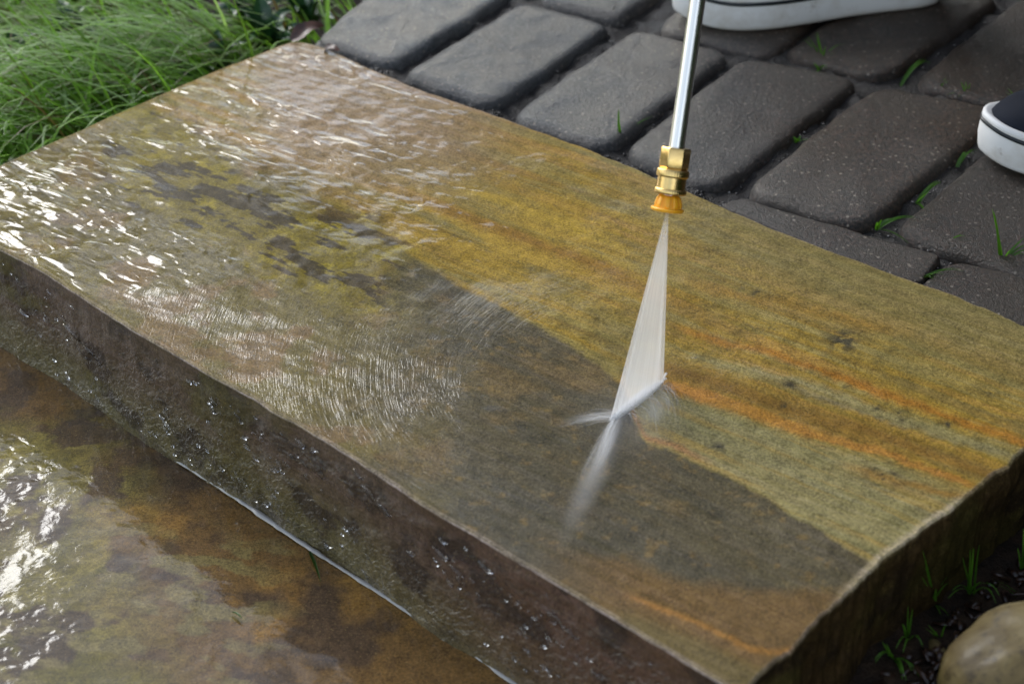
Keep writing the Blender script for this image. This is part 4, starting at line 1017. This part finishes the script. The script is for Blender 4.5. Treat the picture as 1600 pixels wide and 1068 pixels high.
def sneaker(toe, ang, label):
    o = band("sneaker", [(-.004, 0), (-.001, .0015), (0, .004), (.0012, .014), (.0008, .022), (0, .0265)], M_rub, person, True)
    o["label"] = label
    o.location = Vector(toe) - person.location; o.rotation_euler = (0, 0, ang)
    band("sole_line", [(-.0005, .0262), (.0010, .0266), (.0012, .0280), (.0010, .0296), (-.0005, .0300)], M_line, o)
    band("foxing", [(-.0005, .0298), (.0001, .0304), (-.0004, .0335), (-.0016, .0352), (-.0040, .0360), (-.009, .0340)], M_rub, o)
    # canvas upper
    st = np.linspace(0, 1, 40); n = 25; Vs = []
    ol = outline(grow=-0.0045); half = len(ol) // 2
    ox = np.sort(ol[:, 0])
    for f in st:
        xx = 0.0048 + f * 0.2755
        nearw = np.interp(xx, ol[:half + 1, 0], -ol[:half + 1, 1]); farw = np.interp(xx, ol[half:, 0][::-1], ol[half:, 1][::-1])
        h = np.interp(xx, [0.004, .012, .03, .06, .10, .13, .16, .19, .23, .27, .281], [.001, .010, .020, .028, .040, .056, .068, .064, .060, .058, .050])
        for k in range(n):
            a = math.pi * k / (n - 1); c = math.cos(a)
            yy = (-nearw if c > 0 else farw) * (abs(c) ** 0.72) * (1 - 0.10 * math.sin(a))
            Vs.append((xx, yy, 0.0335 + h * math.sin(a) ** 0.85))
    mesh_obj("canvas_upper", np.array(Vs), grid_faces(40, n), M_can, o)
    # stitched seam over the toe
    sv, sf = [], []
    for k in range(41):
        a = math.pi * (k / 40); c = math.cos(a); f = 0.055 - 0.012 * math.sin(a) ** 2
        nw = np.interp(f, ol[:half + 1, 0], -ol[:half + 1, 1]); h = np.interp(f, [.03, .06], [.020, .028])
        yy = (-nw if c > 0 else nw) * abs(c) ** 0.72 * 0.95; zz = 0.0338 + h * math.sin(a) ** 0.85
        for q in range(4): sv.append((f + 0.0006 * math.cos(q * 1.57), yy, zz + 0.0006 * math.sin(q * 1.57)))
    for k in range(40):
        for q in range(4): sf.append((4 * k + q, 4 * k + (q + 1) % 4, 4 * k + 4 + (q + 1) % 4, 4 * k + 4 + q))
    mesh_obj("toe_seam", np.array(sv), np.array(sf), M_thrd, o)
    return o
toe_a = un(1050, 31, ZP); toe_b = un(1524, 250, ZP)
ANG_A, ANG_B = R_(14), R_(6)
sneaker(toe_a, ANG_A, "sneaker at the top of the picture, seen side on behind the lance")
sneaker(toe_b, ANG_B, "sneaker at the right edge, only its toe in view")
def ank(toe, a): return np.array((toe[0] + 0.225 * math.cos(a), toe[1] + 0.225 * math.sin(a), ZP + 0.09))
aA, aB = ank(toe_a, ANG_A), ank(toe_b, ANG_B)
hip = (aA + aB) / 2 + np.array((0.02, 0, 0.86)); hip[2] = ZP + 0.93
def skinned(name, pts, edges, rad, mat, parent, root=0, sub=1):
    me = bpy.data.meshes.new(name); me.from_pydata([tuple(np.array(p) - np.array(parent.location)) for p in pts], edges, []); me.update()
    o = bpy.data.objects.new(name, me); C.objects.link(o); o.parent = parent; me.materials.append(mat)
    m = o.modifiers.new("skin", 'SKIN'); m.use_smooth_shade = True
    for k, sv_ in enumerate(me.skin_vertices[0].data): sv_.radius = (rad[k], rad[k]); sv_.use_root = (k == root)
    s_ = o.modifiers.new("sub", 'SUBSURF'); s_.levels = sub; s_.render_levels = sub
    return o
chest = hip + np.array((-0.10, 0.02, 0.36)); neck = chest + np.array((-0.03, 0, 0.17)); head = neck + np.array((-0.05, 0, 0.15))
kA, kB = (aA + hip) / 2 + np.array((-0.06, 0.03, 0)), (aB + hip) / 2 + np.array((-0.06, -0.03, 0))
hA, hB = hip + np.array((0, 0.09, -0.06)), hip + np.array((0, -0.09, -0.06))
sA_, sB_ = chest + np.array((-0.01, 0.19, 0.10)), chest + np.array((-0.01, -0.19, 0.10))
g1p = tip + ax * 0.80; g2p = tip + ax * 1.14
eA, eB = (sA_ + g1p) / 2 + np.array((0.06, 0.10, -0.10)), (sB_ + g2p) / 2 + np.array((0.10, -0.10, -0.12))
M_skin = simple("skin", (0.42, 0.24, 0.16), 0.5)
t = NT("denim"); n1 = t.noise(t.obj(), 300, 3); t.bsdf(Base_Color=t.mix(n1, (0.012, 0.018, 0.035), (0.03, 0.04, 0.07)), Roughness=0.85); M_den = t.m
M_knit = simple("dark_sweater", (0.035, 0.035, 0.04), 0.9)
pts = [hip, chest, neck, head, head + np.array((0, 0, .09)), hA, kA, aA, aA + np.array((-.03, -.01, -.045)), hB, kB, aB, aB + np.array((-.03, -.01, -.045)), sA_, eA, g1p, sB_, eB, g2p]
skinned("body", pts, [(0, 1), (1, 2), (2, 3), (3, 4), (0, 5), (5, 6), (6, 7), (7, 8), (0, 9), (9, 10), (10, 11), (11, 12), (1, 13), (13, 14), (14, 15), (1, 16), (16, 17), (17, 18)],
        [.13, .14, .055, .095, .07, .08, .05, .034, .03, .08, .05, .034, .03, .055, .038, .03, .055, .038, .03], M_skin, person, 0, 2)
skinned("trousers", [hip + np.array((0, 0, .06)), hip, hA, kA, aA + np.array((0, 0, .03)), hB, kB, aB + np.array((0, 0, .03))], [(0, 1), (1, 2), (2, 3), (3, 4), (1, 5), (5, 6), (6, 7)],
        [.15, .155, .10, .075, .062, .10, .075, .062], M_den, person, 1, 2)
skinned("sweater", [hip + np.array((0, 0, .05)), chest, neck + np.array((0, 0, -.05)), sA_, eA, (eA + g1p * 3) / 4, sB_, eB, (eB + g2p * 3) / 4], [(0, 1), (1, 2), (1, 3), (3, 4), (4, 5), (1, 6), (6, 7), (7, 8)],
        [.155, .165, .075, .075, .055, .042, .075, .055, .042], M_knit, person, 1, 2)

# ------------------------------------------------------------------ unseen dark timber screen and roof, added on the right to block the sky
unseen_house = empty("unseen_house", (2.6, 3.2, ZP)); tag(unseen_house, "unseen dark timber screen and roof, added behind the paving to darken reflections", "unseen_house")
M_tim = NT("dark_timber"); n1 = M_tim.noise(M_tim.mapv(M_tim.obj(), (2, 2, 30)), 3, 4)
M_tim.bsdf(Base_Color=M_tim.ramp(n1, [(0.3, (0.03, 0.02, 0.013)), (0.7, (0.07, 0.048, 0.032))]), Roughness=0.7); M_tim = M_tim.m
def box(name, x0, x1, y0, y1, z0, z1, mat, parent):
    q = np.array(parent.location)
    Vb = [np.array((a, b, c)) - q for a in (x0, x1) for b in (y0, y1) for c in (z0, z1)]
    return mesh_obj(name, Vb, [(0, 1, 3, 2), (4, 6, 7, 5), (0, 4, 5, 1), (2, 3, 7, 6), (0, 2, 6, 4), (1, 5, 7, 3)], mat, parent, False)
box("block_wall", 0.55, 6.0, 3.2, 3.4, 0.0, 3.2, M_tim, unseen_house)
box("block_wall", 2.6, 2.8, -3.0, 3.19, 0.0, 3.2, M_tim, unseen_house)
box("block_roof", 0.35, 6.0, 2.2, 3.6, 3.2, 3.3, M_tim, unseen_house)

# ------------------------------------------------------------------ unseen trees and clipped greenery, added to break up mirrored sky and shade the right
t = NT("tree_leaf"); oi = t.attr("tint", 'Color')
t.surf(t.n("MixShader", {0: 0.3, 1: t.n("BsdfDiffuse", {"Color": oi}).outputs[0], 2: t.n("BsdfTranslucent", {"Color": oi}).outputs[0]}).outputs[0])
M_leaf = t.m
M_bark = simple("bark", (0.06, 0.045, 0.035), 0.9)
def leaves(name, pts, size, parent):
    n = len(pts); r1 = rng.normal(size=(n, 3)); r1 /= np.linalg.norm(r1, axis=1)[:, None]
    r2 = np.cross(r1, rng.normal(size=(n, 3))); r2 /= np.linalg.norm(r2, axis=1)[:, None]
    sz = (size * rng.uniform(0.6, 1.3, n))[:, None]
    Vq = np.stack([pts - r1 * sz, pts + r2 * sz * 0.5, pts + r1 * sz, pts - r2 * sz * 0.5], 1).reshape(-1, 3) - np.array(parent.location)
    cl = np.repeat(np.array((0.030, 0.060, 0.016)) * rng.uniform(0.5, 1.5, (n, 1)), 4, 0)
    o = mesh_obj(name, Vq, np.arange(n * 4).reshape(-1, 4), M_leaf, parent, False, attrs=dict(tint=('FLOAT_COLOR', cl))); return o
def make_tree(loc, label, cz, spread_, nclump, per, hgt):
    global Vb, Fb
    unseen_tree = empty("unseen_tree", loc); tag(unseen_tree, label, "unseen_tree")
    Vb, Fb = [], []
    limb(np.array((0, 0, 0.0)), np.array((0, 0, cz * 0.62)), 0.16, 0.11)
    cps = []
    for k in range(nclump):
        a = k * 2.4; e = rng.uniform(-0.5, 0.9)
        q = np.array((math.cos(a) * spread_ * rng.uniform(.3, 1), math.sin(a) * spread_ * rng.uniform(.3, 1), cz + e * hgt)); cps.append(q)
        limb(np.array((0, 0, cz * rng.uniform(.42, .6))), q, 0.05, 0.012, 6)
    mesh_obj("trunk", np.array(Vb), np.array(Fb), M_bark, unseen_tree)
    pts = np.concatenate([q + np.array(loc) + rng.normal(size=(per, 3)) * np.array((0.34, 0.34, 0.26)) for q in cps])
    leaves("crown", pts, 0.06, unseen_tree)
def limb(p, q, r0, r1, n=10):
    b = len(Vb); d = (q - p) / np.linalg.norm(q - p); s1 = np.cross(d, (0.3, 1, 0.1)); s1 /= np.linalg.norm(s1); s2 = np.cross(d, s1)
    for k, (c, r_) in enumerate(((p, r0), ((p + q) / 2, (r0 + r1) / 2), (q, r1))):
        for i in range(n): a = 2 * math.pi * i / n; Vb.append(c + (s1 * math.cos(a) + s2 * math.sin(a)) * r_)
    for k in range(2):
        for i in range(n): Fb.append((b + k * n + i, b + k * n + (i + 1) % n, b + (k + 1) * n + (i + 1) % n, b + (k + 1) * n + i))
make_tree((0.15, 5.2, 0.03), "broad leaved tree standing behind the paving, seen mirrored in the wet step", 3.3, 1.0, 22, 420, 1.5)
make_tree((-2.1, 5.4, 0.03), "unseen lower bushy canopy added at the back of the lawn to break up reflections", 2.0, 0.95, 14, 300, 1.1)
shade_hedge = empty("shade_hedge", (1.25, -0.9, 0.0)); tag(shade_hedge, "clipped dark green hedge to the right of the stone step", "shade_hedge")
hp = np.stack([rng.uniform(0.85, 1.65, 9000), rng.uniform(-2.2, -0.05, 9000), rng.uniform(0.0, 1.35, 9000)], 1)
leaves("foliage", hp, 0.035, shade_hedge)
